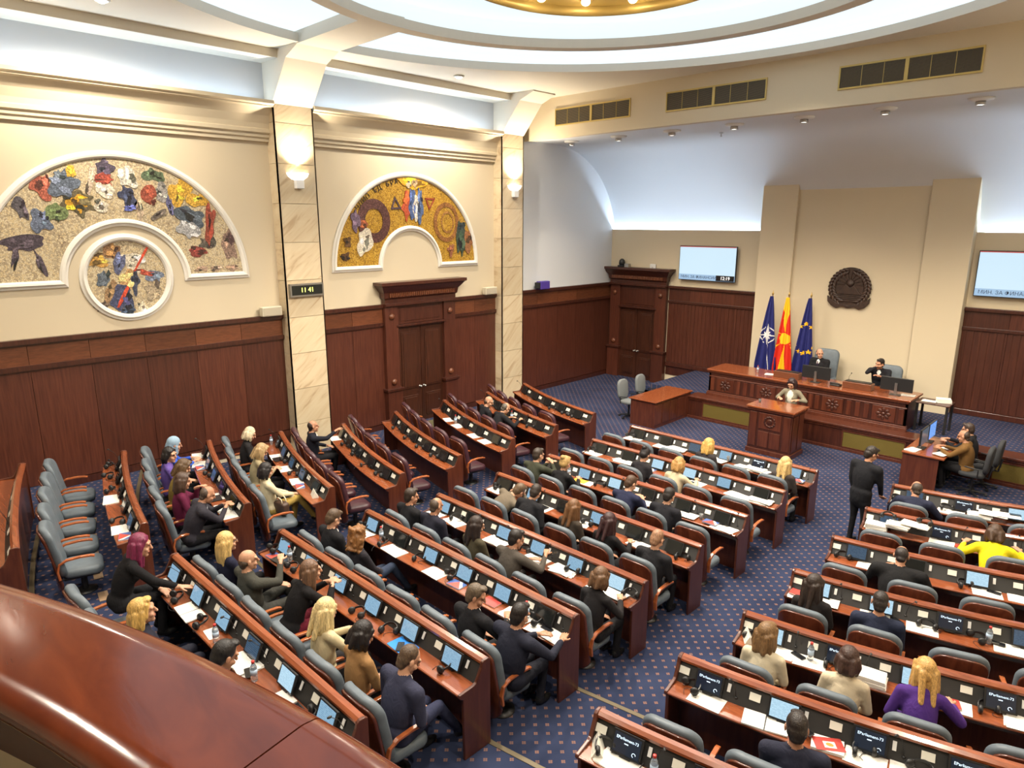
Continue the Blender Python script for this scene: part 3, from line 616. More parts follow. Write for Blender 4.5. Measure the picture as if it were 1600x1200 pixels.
def blob(t, x, z, w, h, a, col, lift=.022, k=8):
    ca, sa = math.cos(a), math.sin(a); rnd = random.Random(int(x*1000+z*77))
    def one(x, z, w, h, col, lift, name='mosaic_figure'):
        n = 13; pts = []
        for i in range(n): r = .45+.85*rnd.random(); pts.append((w*r*math.cos(2*PI*i/n), h*r*math.sin(2*PI*i/n)))
        return figure(t, [(x+p*ca-q*sa, z+p*sa+q*ca) for p, q in pts], col, lift=lift, name=name)
    one(x, z, w*1.12, h*1.12, col, lift)
    for j in range(4):
        f = rnd.choice((.45, .6, 1.35, 1.5)); c2 = tuple(max(14, min(235, int(v*f)//12*12)) for v in col); dx, dz = rnd.uniform(-.6, .6)*w, rnd.uniform(-.6, .6)*h
        one(x+dx*ca-dz*sa, z+dx*sa+dz*ca, w*rnd.uniform(.15, .5), h*rnd.uniform(.12, .45), c2, lift+.004+.0015*j, 'mosaic_fragment')
MA = [(-1.66, 0.76, 0.313, 0.127, -0.1, (70, 60, 70)), (-1.83, 0.54, 0.059, 0.253, 0.3, (75, 65, 75)), (-1.46, 0.41, 0.055, 0.231, -0.2, (75, 65, 75)), (-1.62, 1.35, 0.12, 0.195, 0, (80, 75, 80)), (-1.34, 1.16, 0.174, 0.199, 0, (95, 105, 125)), (-1.25, 1.78, 0.173, 0.224, 0, (160, 85, 65)), (-1.09, 1.3, 0.153, 0.172, 0, (110, 125, 80)), (-0.92, 1.82, 0.257, 0.257, 0.2, (90, 100, 115)), (-0.76, 2.05, 0.078, 0.114, 0, (210, 170, 60)), (-0.7, 1.49, 0.278, 0.239, 0, (95, 85, 60)), (-0.72, 1.49, 0.198, 0.175, 0, (200, 150, 40)), (-0.19, 2.17, 0.152, 0.176, 0, (75, 65, 80)), (-0.25, 1.93, 0.207, 0.103, 0, (150, 65, 50)), (-0.25, 1.73, 0.152, 0.148, 0, (215, 205, 185)), (-0.31, 1.46, 0.124, 0.119, 0, (205, 195, 175)), (0.18, 1.98, 0.173, 0.211, 0, (200, 195, 180)), (0.14, 1.65, 0.159, 0.212, 0, (60, 65, 90)), (0.17, 1.42, 0.116, 0.061, 0, (90, 100, 170)), (0.68, 2.04, 0.212, 0.124, 0.3, (85, 100, 75)), (0.55, 1.66, 0.135, 0.217, 0, (150, 75, 55)), (0.8, 1.73, 0.154, 0.188, 0, (150, 145, 140)), (1.17, 1.74, 0.192, 0.255, 0.3, (205, 160, 60)), (1.48, 1.59, 0.198, 0.163, 0, (205, 160, 60)), (0.93, 1.42, 0.063, 0.223, 0, (95, 95, 130)), (1.32, 1.26, 0.261, 0.179, 0.3, (80, 90, 100)), (1.26, 1.0, 0.228, 0.163, 0.3, (160, 160, 160)), (1.7, 1.1, 0.102, 0.4, 0.15, (150, 70, 50)), (1.59, 0.7, 0.152, 0.151, 0, (80, 75, 65)), (1.41, 0.54, 0.2, 0.117, 0, (140, 60, 50)), (2.07, 0.62, 0.16, 0.343, -0.2, (140, 115, 100)), (1.44, 0.17, 0.135, 0.067, 0, (165, 140, 120)), (1.74, 0.17, 0.139, 0.068, 0, (165, 140, 120)), (2.1, 0.17, 0.143, 0.077, 0, (160, 135, 115)), (-0.47, 1.89, 0.059, 0.292, 0.3, (190, 170, 150)), (0.34, 1.41, 0.074, 0.216, 0, (185, 165, 140)), (0.69, 1.29, 0.184, 0.069, -0.5, (110, 100, 90)), ]
MBB = [(-0.53, 0.35, 0.219, 0.152, -0.3, (190, 145, 70)), (-0.23, 0.52, 0.155, 0.184, 0, (140, 105, 70)), (-0.43, 0.01, 0.111, 0.185, 0.3, (90, 100, 110)), (0.12, 0.29, 0.235, 0.204, 0, (205, 195, 175)), (-0.14, 0.3, 0.1, 0.217, 0.4, (95, 100, 130)), (-0.01, -0.05, 0.204, 0.189, 0, (190, 150, 100)), (0.11, -0.09, 0.083, 0.222, 0, (60, 65, 85)), (-0.14, -0.42, 0.203, 0.237, 0, (65, 70, 100)), (-0.08, -0.65, 0.161, 0.112, 0, (70, 85, 110)), (0.19, -0.64, 0.135, 0.178, 0, (205, 195, 170)), (0.48, -0.01, 0.153, 0.129, 0, (110, 120, 140)), (0.31, 0.09, 0.18, 0.057, 0.2, (170, 75, 55)), (0.45, -0.27, 0.153, 0.227, 0, (160, 145, 120)), (-0.35, -0.25, 0.099, 0.187, 0.2, (150, 120, 85)), (-0.52, -0.52, 0.139, 0.093, -0.3, (110, 95, 80)), ]
MC = [(0.07, 2.22, 0.446, 0.2, 0, (225, 170, 40)), (-0.12, 1.61, 0.14, 0.345, 0.08, (185, 80, 45)), (0.09, 1.64, 0.12, 0.377, 0, (75, 95, 140)), (0.2, 1.56, 0.098, 0.379, 0, (215, 205, 185)), (0.34, 1.59, 0.107, 0.41, 0, (80, 100, 140)), (-0.01, 2.14, 0.096, 0.103, 0, (205, 185, 155)), (0.18, 2.16, 0.097, 0.103, 0, (160, 135, 105)), (-1.48, 0.64, 0.218, 0.335, 0.1, (215, 205, 185)), (-1.71, 1.2, 0.118, 0.246, 0, (110, 90, 110)), (-1.51, 1.12, 0.133, 0.116, 0, (150, 80, 50)), (1.8, 0.65, 0.163, 0.474, 0, (60, 75, 60)), (1.83, 1.06, 0.154, 0.125, 0, (55, 65, 70)), (2.1, 0.71, 0.167, 0.351, 0, (150, 100, 60)), (1.41, 0.4, 0.117, 0.157, 0, (150, 95, 65)), (-2.06, 0.33, 0.161, 0.11, 0, (90, 60, 30)), (-1.97, 0.68, 0.097, 0.137, 0, (95, 65, 30)), ]
t = mosaic_panel(4.45, 4.38, 2.40, 1.13, MOSB, 'large arched stone mosaic with horse and marching figures')
for i, (x, z, w, h, a, c) in enumerate(MA):
    if -2.4 < x and .08 < z-h*.2: blob(t, x, z, w, h, -a, c, lift=.018+.0012*(i % 9))
t = thing('round_mosaic', 'round stone mosaic medallion with rider and red lance', 'mosaic', (XL, 4.43, 4.44))
part(poly_plate(MB(), arc_pts(0, 0, .76, 0, 2*PI-.001, 48)[:-1], .004, .012), 'mosaic_ground', MOSB, t)
moulding(arc_pts(0, 0, .79, 0, 2*PI, 56)[:-1], True, MPROF, M['white'], t, 'frame')
for i, (x, z, w, h, a, c) in enumerate(MBB): blob(t, x, z, w, h, -a, c, lift=.018+.0012*(i % 9))
figure(t, [(.44, .66), (.50, .68), (.15, .12), (.10, .12)], (200, 70, 40), lift=.032); figure(t, [(-.02, -.1), (.05, -.1), (-.22, -.58), (-.29, -.57)], (200, 70, 40), lift=.032)
t = mosaic_panel(11.47, 4.37, 2.38, 1.0, MOSG, 'gold arched mosaic with saints above the carved door')
def ringfig(x, z, rx, rz, ix, iz, col):
    k = 28; mb = MB(); o = [(.026, x+rx*math.cos(2*PI*i/k), z+rz*math.sin(2*PI*i/k)) for i in range(k)]; q = [(.026, x+ix*math.cos(2*PI*i/k), z+iz*math.sin(2*PI*i/k)) for i in range(k)]
    mb.add(o+q+[(.010, a[1], a[2]) for a in o]+[(.010, a[1], a[2]) for a in q], [(i, (i+1) % k, k+(i+1) % k, k+i) for i in range(k)]+[(2*k+i, 2*k+(i+1) % k, (i+1) % k, i) for i in range(k)]+[(k+i, k+(i+1) % k, 3*k+(i+1) % k, 3*k+i) for i in range(k)])
    part(mb, 'mosaic_ring', figmat(col), t)
ringfig(-1.15, 1.19, .50, .55, .27, .31, (88, 52, 46)); ringfig(1.26, 1.16, .46, .54, .34, .42, (140, 92, 44)); ringfig(1.30, 1.16, .24, .30, .19, .24, (150, 105, 50))
for i, (x, z, w, h, a, c) in enumerate(MC): blob(t, x, z, w, h, -a, c, lift=.030+.0012*(i % 9), k=9)
def tri(pts, col):
    P = [Vector(p) for p in pts]; c = sum(P, Vector((0, 0)))/3; mb = MB(); q = [c+(p-c)*.58 for p in P]
    mb.add([(.028, p.x, p.y) for p in P]+[(.028, p.x, p.y) for p in q]+[(.01, p.x, p.y) for p in P], [(i, (i+1) % 3, 3+(i+1) % 3, 3+i) for i in range(3)]+[(6+i, 6+(i+1) % 3, (i+1) % 3, i) for i in range(3)]); part(mb, 'mosaic_triangle', figmat(col), t)
tri([(-.48, 1.82), (-.62, 1.48), (-.27, 1.50)], (74, 56, 66)); tri([(.52, 1.80), (.88, 1.80), (.66, 1.48)], (150, 62, 40))
dk = plain('dark mosaic lettering', (.03, .02, .012), .6)
for i, chs in enumerate('ЧДИО ЕД БРАТ'):
    if chs == ' ': continue
    a = math.radians(137-3.3*i*1.1); me = text_mesh(chs, .17, .004); me.materials.append(dk); o = link('letter', me, t, (.020, 2.22*math.cos(a), 2.22*math.sin(a)))
    o.rotation_euler = (Matrix.Rotation(PI/2, 3, 'Z') @ Matrix.Rotation(PI/2, 3, 'X') @ Matrix.Rotation(a-PI/2, 3, 'Z')).to_euler()
# ================================================================ ROSTRUM
# ---- emblem
t = thing('carved_emblem', 'round dark carved wooden coat of arms with wreath on the panel', 'emblem', (-6.63, YB-.30, 3.74))
car = wood('carved dark wood', (.022, .010, .006), (.050, .024, .014), .5, (6, 6, 6), .1, .1)
fxy = lambda p, q: (p[0], q, p[1])
ol = [(.545*math.cos(a), .56*math.sin(a)+.03) for a in [2*PI*k/48 for k in range(48)]]
mb = MB().prism(ol, fxy, 0, -.035); part(mb, 'disc', car, t)
rib = [(-.48, -.30), (-.57, -.22), (-.55, -.38), (-.44, -.50), (-.30, -.56), (-.18, -.50), (0, -.54), (.18, -.50), (.30, -.56), (.44, -.50), (.55, -.38), (.57, -.22), (.48, -.30), (.30, -.42), (0, -.46), (-.30, -.42)][::-1]
part(MB().prism(rib, fxy, -.0, -.075), 'ribbon', car, t, bev=.008)
leaf = MB().ell((0, 0, 0), (.095, .022, .038), 8, 6).mesh('leaf', car, True)
for s in (-1, 1):
    for k in range(13):
        a = -1.05+2.35*k/12; r = .47
        for j, dr in enumerate((-.05, .05)):
            o = link('leaf', leaf, t, (s*(r+dr)*math.cos(a), -.05, (r+dr)*math.sin(a)+.02)); o.rotation_euler = (0, -(a+PI/2+(.5 if j else -.5)) if s == 1 else (a+PI/2+(.5 if j else -.5))+PI, 0)
part(MB().lathe([(.11, 0), (.10, .03), (0, .05)], n=20, mat=Matrix.Rotation(PI/2, 3, 'X'), c=(0, -.035, .16)), 'sun', car, t, smooth=True)
for k in range(9):
    a = PI*k/8; mm = Matrix.Rotation(-a, 3, 'Y'); part(MB().prism([(.12, -.012), (.34, -.042), (.34, .042), (.12, .012)], lambda p, q, mm=mm: tuple(mm @ Vector((p[0], 0, p[1]))+Vector((0, q, .14))), -.03, -.06), 'sun_ray', car, t)
part(MB().prism([(-.33, -.16), (.33, -.16), (.12, .10), (.02, .02), (-.10, .13)], fxy, -.03, -.07), 'mountain', car, t, bev=.01)
mb = MB()
for k in range(4): z = -.19-.05*k; w = .33-.03*k; mb.box(-w, w, -.06, -.03, z-.014, z+.014)
part(mb, 'water_lines', car, t, bev=.006)
# ---- flags
def flag(x, y, z0, ztop, lean, wbot, colf, cols, label):
    t = thing('flag', label, 'flag', (x, y, z0)); h = ztop-z0
    part(MB().tube([(0, 0, .02), (0, 0, h)], .016, 8), 'pole', M['brass'], t); part(MB().lathe([(.17, 0), (.17, .02), (.05, .05), (.03, .12)], n=18), 'base', M['brass'], t, smooth=True)
    part(MB().lathe([(.0, .0), (.025, .02), (.03, .06), (.012, .10), (.0, .17)], c=(0, 0, h), n=10), 'finial', M['brass'], t, smooth=True)
    ns, ntt = 76, 150; vs = []; fs = []; mi = []; top = h-.02; length = h-.28
    for j in range(ntt+1):
        tt = j/ntt; hw = .035+(wbot/2-.035)*min(1, tt*1.25)**.85; cx = lean*min(1, tt*1.15)**.9
        for i in range(ns+1):
            s = -1+2*i/ns; amp = .012+.055*tt
            fold = amp*(math.sin(s*9+1.2+tt*1.5)+.5*math.sin(s*17+tt*3))
            vs.append((cx+s*hw+.012*math.sin(s*9+1), -.03-.05*(1-s*s)*min(1, tt*2)+fold*.8-.02, top-tt*length+.05*abs(s)*tt*(-1)))
    for j in range(ntt):
        for i in range(ns):
            s = -1+2*(i+.5)/ns; tt = (j+.5)/ntt; hw = .035+(wbot/2-.035)*min(1, tt*1.25)**.85
            k = j*(ns+1)+i; fs.append((k, k+1, k+ns+2, k+ns+1)); mi.append(colf(s*hw, (top-tt*length)+z0, s, tt))
    mb = MB(); mb.v = vs; mb.f = fs; mb.m = mi; o = part(mb, 'cloth', cols, t, smooth=True)
    so = o.modifiers.new('solid', 'SOLIDIFY'); so.thickness = .004
    return t
FB = cloth(srgb(38, 42, 104), .6); FW = cloth(srgb(225, 225, 225), .6); FR = cloth(srgb(205, 48, 30), .6); FY = cloth(srgb(245, 190, 35), .6)
def f_compass(x, z, s, tt):
    X = x+.02; Z = z-2.27; r = math.hypot(X/.86, Z)
    if r < .34:
        a = abs(X); b = abs(Z)
        if a < .30 and b < .035*(1-a/.30): return 1
        if b < .33 and a < .032*(1-b/.33): return 1
        d1 = abs(X-Z)/1.414; d2 = abs(X+Z)/1.414
        if r < .15 and (d1 < .02 or d2 < .02): return 1
        if .225 < r < .25 and a > .045 and b > .045: return 1
    if -1.05 < Z < -.30 and abs(X-.02-(-Z-.3)*.16) < .010: return 1
    return 0
def f_sun(x, z, s, tt):
    X = x; Z = z-2.22; r = math.hypot(X, Z)
    if r < .165: return 1
    if r < .20: return 0
    a = math.degrees(math.atan2(Z, X)) % 45
    d = min(a, 45-a); w = 6.8 if min(abs(math.degrees(math.atan2(Z, X)) % 90), 90-(math.degrees(math.atan2(Z, X)) % 90)) < 12 else 5.2
    return 1 if d < w-2.5*min(1, .3/r) else 0
def f_stars(x, z, s, tt):
    for k in range(12):
        a = 2*PI*k/12; cx, cz = -.02+.30*math.cos(a), 2.28+.42*math.sin(a)
        dx, dz = x-cx, z-cz; r = math.hypot(dx, dz)
        if r < .075:
            th = (math.atan2(dz, dx)-PI/2) % (2*PI/5); th = min(th, 2*PI/5-th)
            if r < .075*.5/(math.cos(th-.0)*.5+math.sin(th)*.95+1e-6) and r < .072-.05*th/.63: return 1
    return 0
flag(-8.62, 19.84, PLAT, 3.44, -.02, .66, f_compass, [FB, FW], 'dark blue flag with white compass star at the left of the three')
flag(-8.12, 19.80, PLAT, 3.44, .02, .58, f_sun, [FR, FY], 'red flag with yellow radiating sun in the middle of the three')
flag(-7.50, 19.84, PLAT, 3.46, -.04, .62, f_stars, [FB, FY], 'dark blue flag with yellow stars behind the high-backed chair')
# ---- television screens
def tv(x0, x1, z0, z1, label, clock):
    t = thing('wall_screen', label, 'television', ((x0+x1)/2, YB-.10, (z0+z1)/2)); w = (x1-x0)/2; h = (z1-z0)/2
    part(MB().box(-w, w, -.06, 0, -h, h), 'housing', M['black'], t, bev=.01); part(MB().box(-.25, .25, 0, .10, -.2, .2), 'wall_bracket', M['metal'], t)
    part(MB().box(-w+.02, w-.02, -.066, -.06, -h+.02, h-.02), 'display', plain('bright tv picture', (.1, .1, .1), .2, emit=srgb(196, 226, 244), estr=.68), t)
    part(MB().box(-w+.02, w-.02, -.069, -.066, -h+.02, -h+.20), 'caption_bar', plain('caption bar glow', (.1, .1, .1), .2, emit=srgb(150, 190, 225), estr=.62), t)
    part(MB().box(-w+.02, w-.02, -.069, -.066, h-.045, h-.02), 'red_strip', plain('red strip glow', (.1, .1, .1), .2, emit=srgb(190, 60, 60), estr=.6), t)
    me = TXT['min'].copy(); me.materials.clear(); me.materials.append(plain('caption ink', (.02, .03, .07), .5)); link('caption', me, t, (-w*.27, -.072, -h+.11), (PI/2, 0, 0))
    if clock:
        part(MB().box(w-.66, w-.03, -.071, -.066, -h+.025, -h+.20), 'clock_box', plain('black box glow', (.006, .006, .008), .4), t)
        me = TXT['clk'].copy(); me.materials.clear(); me.materials.append(plain('white figures', (.8, .8, .8), .5, emit=(1, 1, 1), estr=.8)); link('clock_figures', me, t, (w-.34, -.074, -h+.11), (PI/2, 0, 0))
tv(-12.16, -10.13, 3.68, 4.80, 'wall television with pale blue picture left of the cream panel', True); tv(-3.74, -1.70, 3.74, 4.87, 'wall television at the right edge beside the cream panel', False)
t = thing('security_camera', 'small black camera standing on the cornice over the corner door', 'camera', (-14.45, YB-.2, 4.0)); part(MB().box(-.12, .12, -.1, .1, 0, .06), 'foot', M['black'], t, bev=.01); part(MB().lathe([(.09, .06), (.11, .12), (.10, .22), (.05, .28), (0, .29)], n=14), 'body', M['black'], t, smooth=True); part(MB().box(.16, .34, -.08, .06, 0, .12), 'junction_box', M['metal'], t)
t = thing('wall_router', 'small white square router box on the wall above corner door', 'router', (-13.25, YB-.03, 4.02)); part(MB().box(-.12, .12, -.04, 0, -.12, .12), 'cover', M['whitep'], t, bev=.02); part(MB().box(-.03, .03, -.045, -.04, -.01, .01), 'badge', plain('grey badge', (.3, .3, .3), .5), t)
# ---- plinth with brass grilles and the presidium desk
t = thing('stage_plinth', 'mahogany stage front with olive brass grilles below the long desk', 'plinth', (0, 0, 0))
part(MB().box(-9.75, XR, 17.30, 17.76, 0, .60), 'body', M['dark'], t)
mb = MB().box(-9.75, XR, 17.24, 17.80, .60, .66); mb.box(-9.75, XR, 17.27, 17.30, .54, .60); part(mb, 'ledge', M['deskside'], t, bev=.012); part(MB().box(-9.75, XR, 17.26, 17.30, 0, .08), 'kickboard', M['deskside'], t, bev=.01)
for a, b in ((-9.25, -7.85), (-5.42, -4.05), (-2.3, -1.0)):
    g = part(MB().box(a, b, 17.28, 17.30, .12, .50), 'grille', M['grille'], t); mb = MB()
    for x0, x1, z0, z1 in ((a-.03, b+.03, .50, .53), (a-.03, b+.03, .09, .12), (a-.03, a, .12, .50), (b, b+.03, .12, .50)): mb.box(x0, x1, 17.265, 17.30, z0, z1)
    part(mb, 'grille_frame', M['deskside'], g)
PZ = PLAT
t = thing('presidium_desk', 'long carved mahogany desk on the stage in front of the flags', 'desk', (-6.78, 17.72, PZ)); w = 2.58
part(MB().box(-w, w, 0, .06, .05, .70), 'front_board', M['dark'], t); part(MB().box(-w, w, .0, .9, 0, .05), 'base_board', M['dark'], t)
for s in (-1, 1): part(MB().box(*sorted((s*w, s*(w-.05))), 0, .95, .05, .70), 'side_board', M['dark'], t)
part(MB().box(-w-.06, w+.06, -.06, 1.02, .74, .79), 'desk_top', M['desk'], t, bev=.012)
mb = MB().box(-w-.03, w+.03, -.035, .06, .69, .74); mb.box(-w-.04, w+.04, -.05, .06, .0, .10); mb.box(-w-.03, w+.03, -.035, .06, .10, .14); mb.box(-w, w, -.02, .03, .56, .59); part(mb, 'moulding', M['deskside'], t, bev=.01)
for cx in (-2.07, -.87, .88, 2.08):
    p = part(MB().box(cx-.26, cx+.26, -.02, 0, .17, .55), 'carved_panel', M['deskside'], t, bev=.008); mb = MB()
    for k in range(8): a = 2*PI*k/8; mb.ell((cx+.11*math.cos(a), -.022, .36+.10*math.sin(a)), (.06, .014, .04), 8, 6, Matrix.Rotation(-a, 3, 'Y'))
    mb.ell((cx, -.025, .36), (.045, .02, .045)); part(mb, 'carving', M['dark'], p, smooth=True)
for a, b in ((-w+.02, -2.36), (-1.78, -1.16), (-.58, .58), (1.17, 1.79), (2.37, w-.02)):
    n = max(1, int((b-a)/.16))
    for k in range(n): x = a+(b-a)*(k+.5)/n; part(MB().box(x-.055, x+.055, -.016, 0, .17, .55), 'fluted_panel', M['deskside'], t, bev=.006)
# things on the presidium desk
def desktop_screen(loc, rz, label, w=.36, h=.165, lit=None):
    t = thing('desktop_monitor', label, 'monitor', loc, rz); part(MB().box(-w, w, -.02, .02, .10, .10+2*h), 'panel', M['black'], t, bev=.008)
    part(MB().box(-w+.012, w-.012, -.024, -.02, .112, .088+2*h), 'display', lit or M['blackgloss'], t)
    part(MB().box(-.03, .03, .02, .05, .02, .30), 'neck', M['metal'], t); part(MB().box(-.12, .12, -.06, .10, 0, .015), 'foot', M['black'], t, bev=.005)
TOPZ = PZ+.79
desktop_screen((-6.50, 18.05, TOPZ), PI, 'black monitor back in front of the presiding man under the flags'); desktop_screen((-4.58, 18.05, TOPZ), PI, 'black monitor back at the right end of the long desk')
for x, w_ in ((-7.25, 'left'), (-5.45, 'right')):
    t = thing('name_plate', 'low wooden name box on the long desk, %s one' % w_, 'name plate', (x, 18.0, TOPZ)); part(MB().box(-.34, .34, -.06, .22, 0, .17), 'box', M['frieze'], t, bev=.01); part(MB().box(-.30, .30, .0, .2, .17, .185), 'leather_pad', M['black'], t)
t = thing('desk_phone', 'black telephone on the long desk between the two seated men', 'telephone', (-5.98, 18.05, TOPZ)); part(MB().box(-.12, .12, -.1, .1, 0, .04), 'body', M['black'], t, bev=.01); part(MB().tube([(-.12, -.07, .06), (-.06, -.07, .075), (.06, -.07, .075), (.12, -.07, .06)], .02, 8), 'receiver', M['black'], t, smooth=True)
def gooseneck(parent, loc, h=.30, reach=.12, name='microphone'):
    mb = MB().tube([(0, 0, 0), (0, -.01, h*.5), (0, -.04, h*.8), (0, -reach, h)], .004, 6); mb.lathe([(.028, 0), (.028, .012), (.008, .02)], n=10); mb.ell((0, -reach-.015, h+.005), (.014, .026, .014), 8, 6); return part(mb, name, M['black'], parent, loc, smooth=True)
t = thing('table_microphone', 'black gooseneck microphone before the right-hand seated man', 'microphone', (-5.72, 18.2, TOPZ)); gooseneck(t, (0, 0, 0), .32, -.14, 'gooseneck')
# ---- lectern
t = thing('speakers_lectern', 'tall carved mahogany lectern in front of the stage', 'lectern', (-6.58, 15.62, 0))
part(MB().box(-.53, .53, 0, .72, .0, 1.10), 'body', M['dark'], t); part(MB().box(-.60, .60, -.07, .80, 1.14, 1.19), 'top', M['desk'], t, bev=.01)
mb = MB().box(-.57, .57, -.04, .76, 1.08, 1.14); mb.box(-.56, .56, -.03, .75, 0, .12); part(mb, 'moulding', M['deskside'], t, bev=.012)
for a, b, z0, z1 in ((-.50, -.33, .18, 1.04), (.33, .50, .18, 1.04), (-.27, -.01, .18, .58), (.01, .27, .18, .58), (-.27, .27, .64, 1.04)): part(MB().box(a, b, -.016, 0, z0, z1), 'front_panel', M['deskside'], t, bev=.008)
for y0, y1 in ((.06, .33), (.39, .66)): part(MB().box(.53, .546, y0, y1, .18, 1.04), 'side_panel', M['deskside'], t, bev=.008)
mb = MB()
for k in range(12): a = 2*PI*k/12; mb.ell((.12*math.cos(a), -.024, .84+.12*math.sin(a)), (.045, .012, .025), 8, 6, Matrix.Rotation(-a-1.2, 3, 'Y'))
mb.ell((0, -.022, .84), (.07, .014, .07)); part(mb, 'carved_wreath', M['dark'], t, smooth=True)
t = thing('drinking_glass', 'small water glass standing on the left of the lectern top', 'glass', (-7.02, 15.95, 1.19)); part(MB().lathe([(.028, 0), (.033, .09), (.030, .09), (.025, .008)], n=14), 'tumbler', plain('clear glass', (.9, .95, .95), .05, trans=.9), t, smooth=True)
# ---- side desk (left) and clerk desk (right)
t = thing('side_desk', 'long red-brown desk left of the lectern with empty grey chairs', 'desk', (-10.15, 16.48, 0))
part(MB().box(-.44, .44, -.98, .98, .73, .77), 'desk_top', M['desk'], t, bev=.012); part(MB().box(-.40, .40, -.93, -.89, 0, .73), 'end_panel', M['deskside'], t); part(MB().box(-.40, .40, .89, .93, 0, .73), 'end_panel', M['deskside'], t)
fp = part(MB().box(.36, .40, -.89, .89, 0, .73), 'front_panel', M['deskside'], t)
for k in range(5): y = -.80+k*.40; part(MB().box(.40, .415, y-.17, y+.17, .10, .66), 'raised_panel', M['deskside'], fp, bev=.008)
t = thing('clerk_desk', 'red-brown clerk desk right of the stage holding two computers', 'desk', (-3.33, 16.47, 0))
part(MB().box(-.40, .40, -.75, .74, .74, .78), 'desk_top', M['desk'], t, bev=.012); part(MB().box(-.38, .30, -.71, -.67, 0, .74), 'end_panel', M['deskside'], t); part(MB().box(-.38, .30, .66, .70, 0, .74), 'end_panel', M['deskside'], t); part(MB().box(-.38, -.34, -.67, .66, 0, .74), 'front_panel', M['deskside'], t)
desktop_screen((-3.46, 16.22, .78), PI/2, 'dark computer monitor facing the clerk in brown jacket', .27, .18, plain('dim spreadsheet', (.02, .02, .02), .2, emit=(.10, .13, .16), estr=.5)); desktop_screen((-3.46, 16.84, .78), PI/2, 'blue lit computer monitor facing the clerk in black', .27, .18, screen_mat('blue spreadsheet', (.10, .24, .62), (.25, .45, .8), .9, 12))
for y, w_ in ((16.2, 'beside the brown jacket'), (16.85, 'beside the black jacket')):
    t = thing('keyboard', 'black keyboard on the clerk desk '+w_, 'keyboard', (-3.10, y, .78)); part(MB().box(-.07, .07, -.21, .21, 0, .018), 'case', M['black'], t, bev=.004); mb = MB()
    for a in range(4):
        for b in range(11): mb.box(-.055+.028*a, -.033+.028*a, -.19+.035*b, -.162+.035*b, .018, .023)
    o = part(mb, 'keys', plain('dark keys', (.02, .02, .022), .5), t); o['kind'] = 'stuff'
def office_chair(loc, rz, label, mat):
    t = thing('office_chair', label, 'office chair', loc, rz); mb = MB(); pad(mb, rounded(.46, .58, .17), .09, .03, lambda x, d, z: (x, -.26+d-.05*(z/.58), .52+z)); part(mb, 'backrest', mat, t, smooth=True)
    mb = MB(); pad(mb, rounded(.48, .46, .12), .09, .03, lambda x, d, z: (x, -.22+z, .43+d)); part(mb, 'seat', mat, t, smooth=True)
    part(MB().tube([(0, 0, .06), (0, 0, .43)], .028, 10), 'gas_column', M['black'], t); part(MB().tube([(0, -.05, .42), (0, -.27, .42), (0, -.31, .70)], .022, 8), 'back_bracket', M['black'], t)
    for k in range(5):
        a = 2*PI*k/5; g = part(MB().tube([(0, 0, .09), (.27*math.cos(a), .27*math.sin(a), .055)], [.026, .016], 6), 'foot_arm', M['black'], t); part(MB().lathe([(.0, -.025), (.026, -.025), (.026, .025), (0, .025)], n=10, mat=Matrix.Rotation(PI/2, 3, 'X'), c=(.28*math.cos(a), .28*math.sin(a), .028)), 'castor', M['black'], g)
    for s in (-1, 1): part(MB().tube([(s*.26, -.12, .44), (s*.28, -.12, .64), (s*.28, .12, .66)], .015, 6), 'armrest', M['black'], t)
office_chair((-10.95, 16.05, 0), -PI/2, 'empty grey office chair at the side desk, nearer the benches', M['grey']); office_chair((-10.95, 16.95, 0), -PI/2, 'empty grey office chair at the side desk, nearer the stage', M['grey'])
office_chair((-2.48, 16.22, 0), PI/2, 'dark swivel chair of the clerk in brown jacket', plain('charcoal fabric', (.03, .032, .036), .8)); office_chair((-2.42, 16.88, 0), PI/2, 'dark swivel chair of the clerk in black', plain('charcoal fabric', (.03, .032, .036), .8))
# ---- side table with papers right of the presidium
t = thing('side_table', 'small dark table with papers at the right end of the long desk', 'table', (-3.78, 18.35, PZ)); part(MB().box(-.36, .36, -.30, .30, .68, .71), 'table_top', M['dark'], t, bev=.008)
for sx in (-1, 1):
    for sy in (-1, 1): part(MB().box(sx*.31-.025, sx*.31+.025, sy*.25-.025, sy*.25+.025, 0, .68), 'leg', M['black'], t)
# high-backed leather chairs
def high_chair(x, y, h, label):
    t = thing('high_back_chair', label, 'armchair', (x, y, PZ), PI)
    mb = MB(); pad(mb, rounded(.66, h-.42, .16), .13, .045, lambda a, d, z: (a, -.34+d-.10*(z/.7), .42+z)); part(mb, 'backrest', M['blue'], t, smooth=True)
    mb = MB(); pad(mb, rounded(.60, .54, .12), .14, .045, lambda a, d, z: (a, -.28+z, .36+d)); part(mb, 'seat', M['blue'], t, smooth=True)
    for s in (-1, 1): mb = MB(); pad(mb, rounded(.10, .44, .045), .10, .03, lambda a, d, z, s=s: (s*.33+a, -.26+z, .58+d)); part(mb, 'armrest', M['blue'], t, smooth=True); 
    part(MB().tube([(0, 0, .04), (0, 0, .38)], .04, 10), 'column', M['black'], t); part(MB().lathe([(.30, 0), (.30, .02), (.06, .07)], n=20), 'base', M['black'], t, smooth=True)
high_chair(-6.86, 19.35, 1.42, 'tall blue-grey leather armchair in front of the flags'); high_chair(-5.22, 19.35, 1.20, 'lower blue-grey leather armchair right of the tall one')
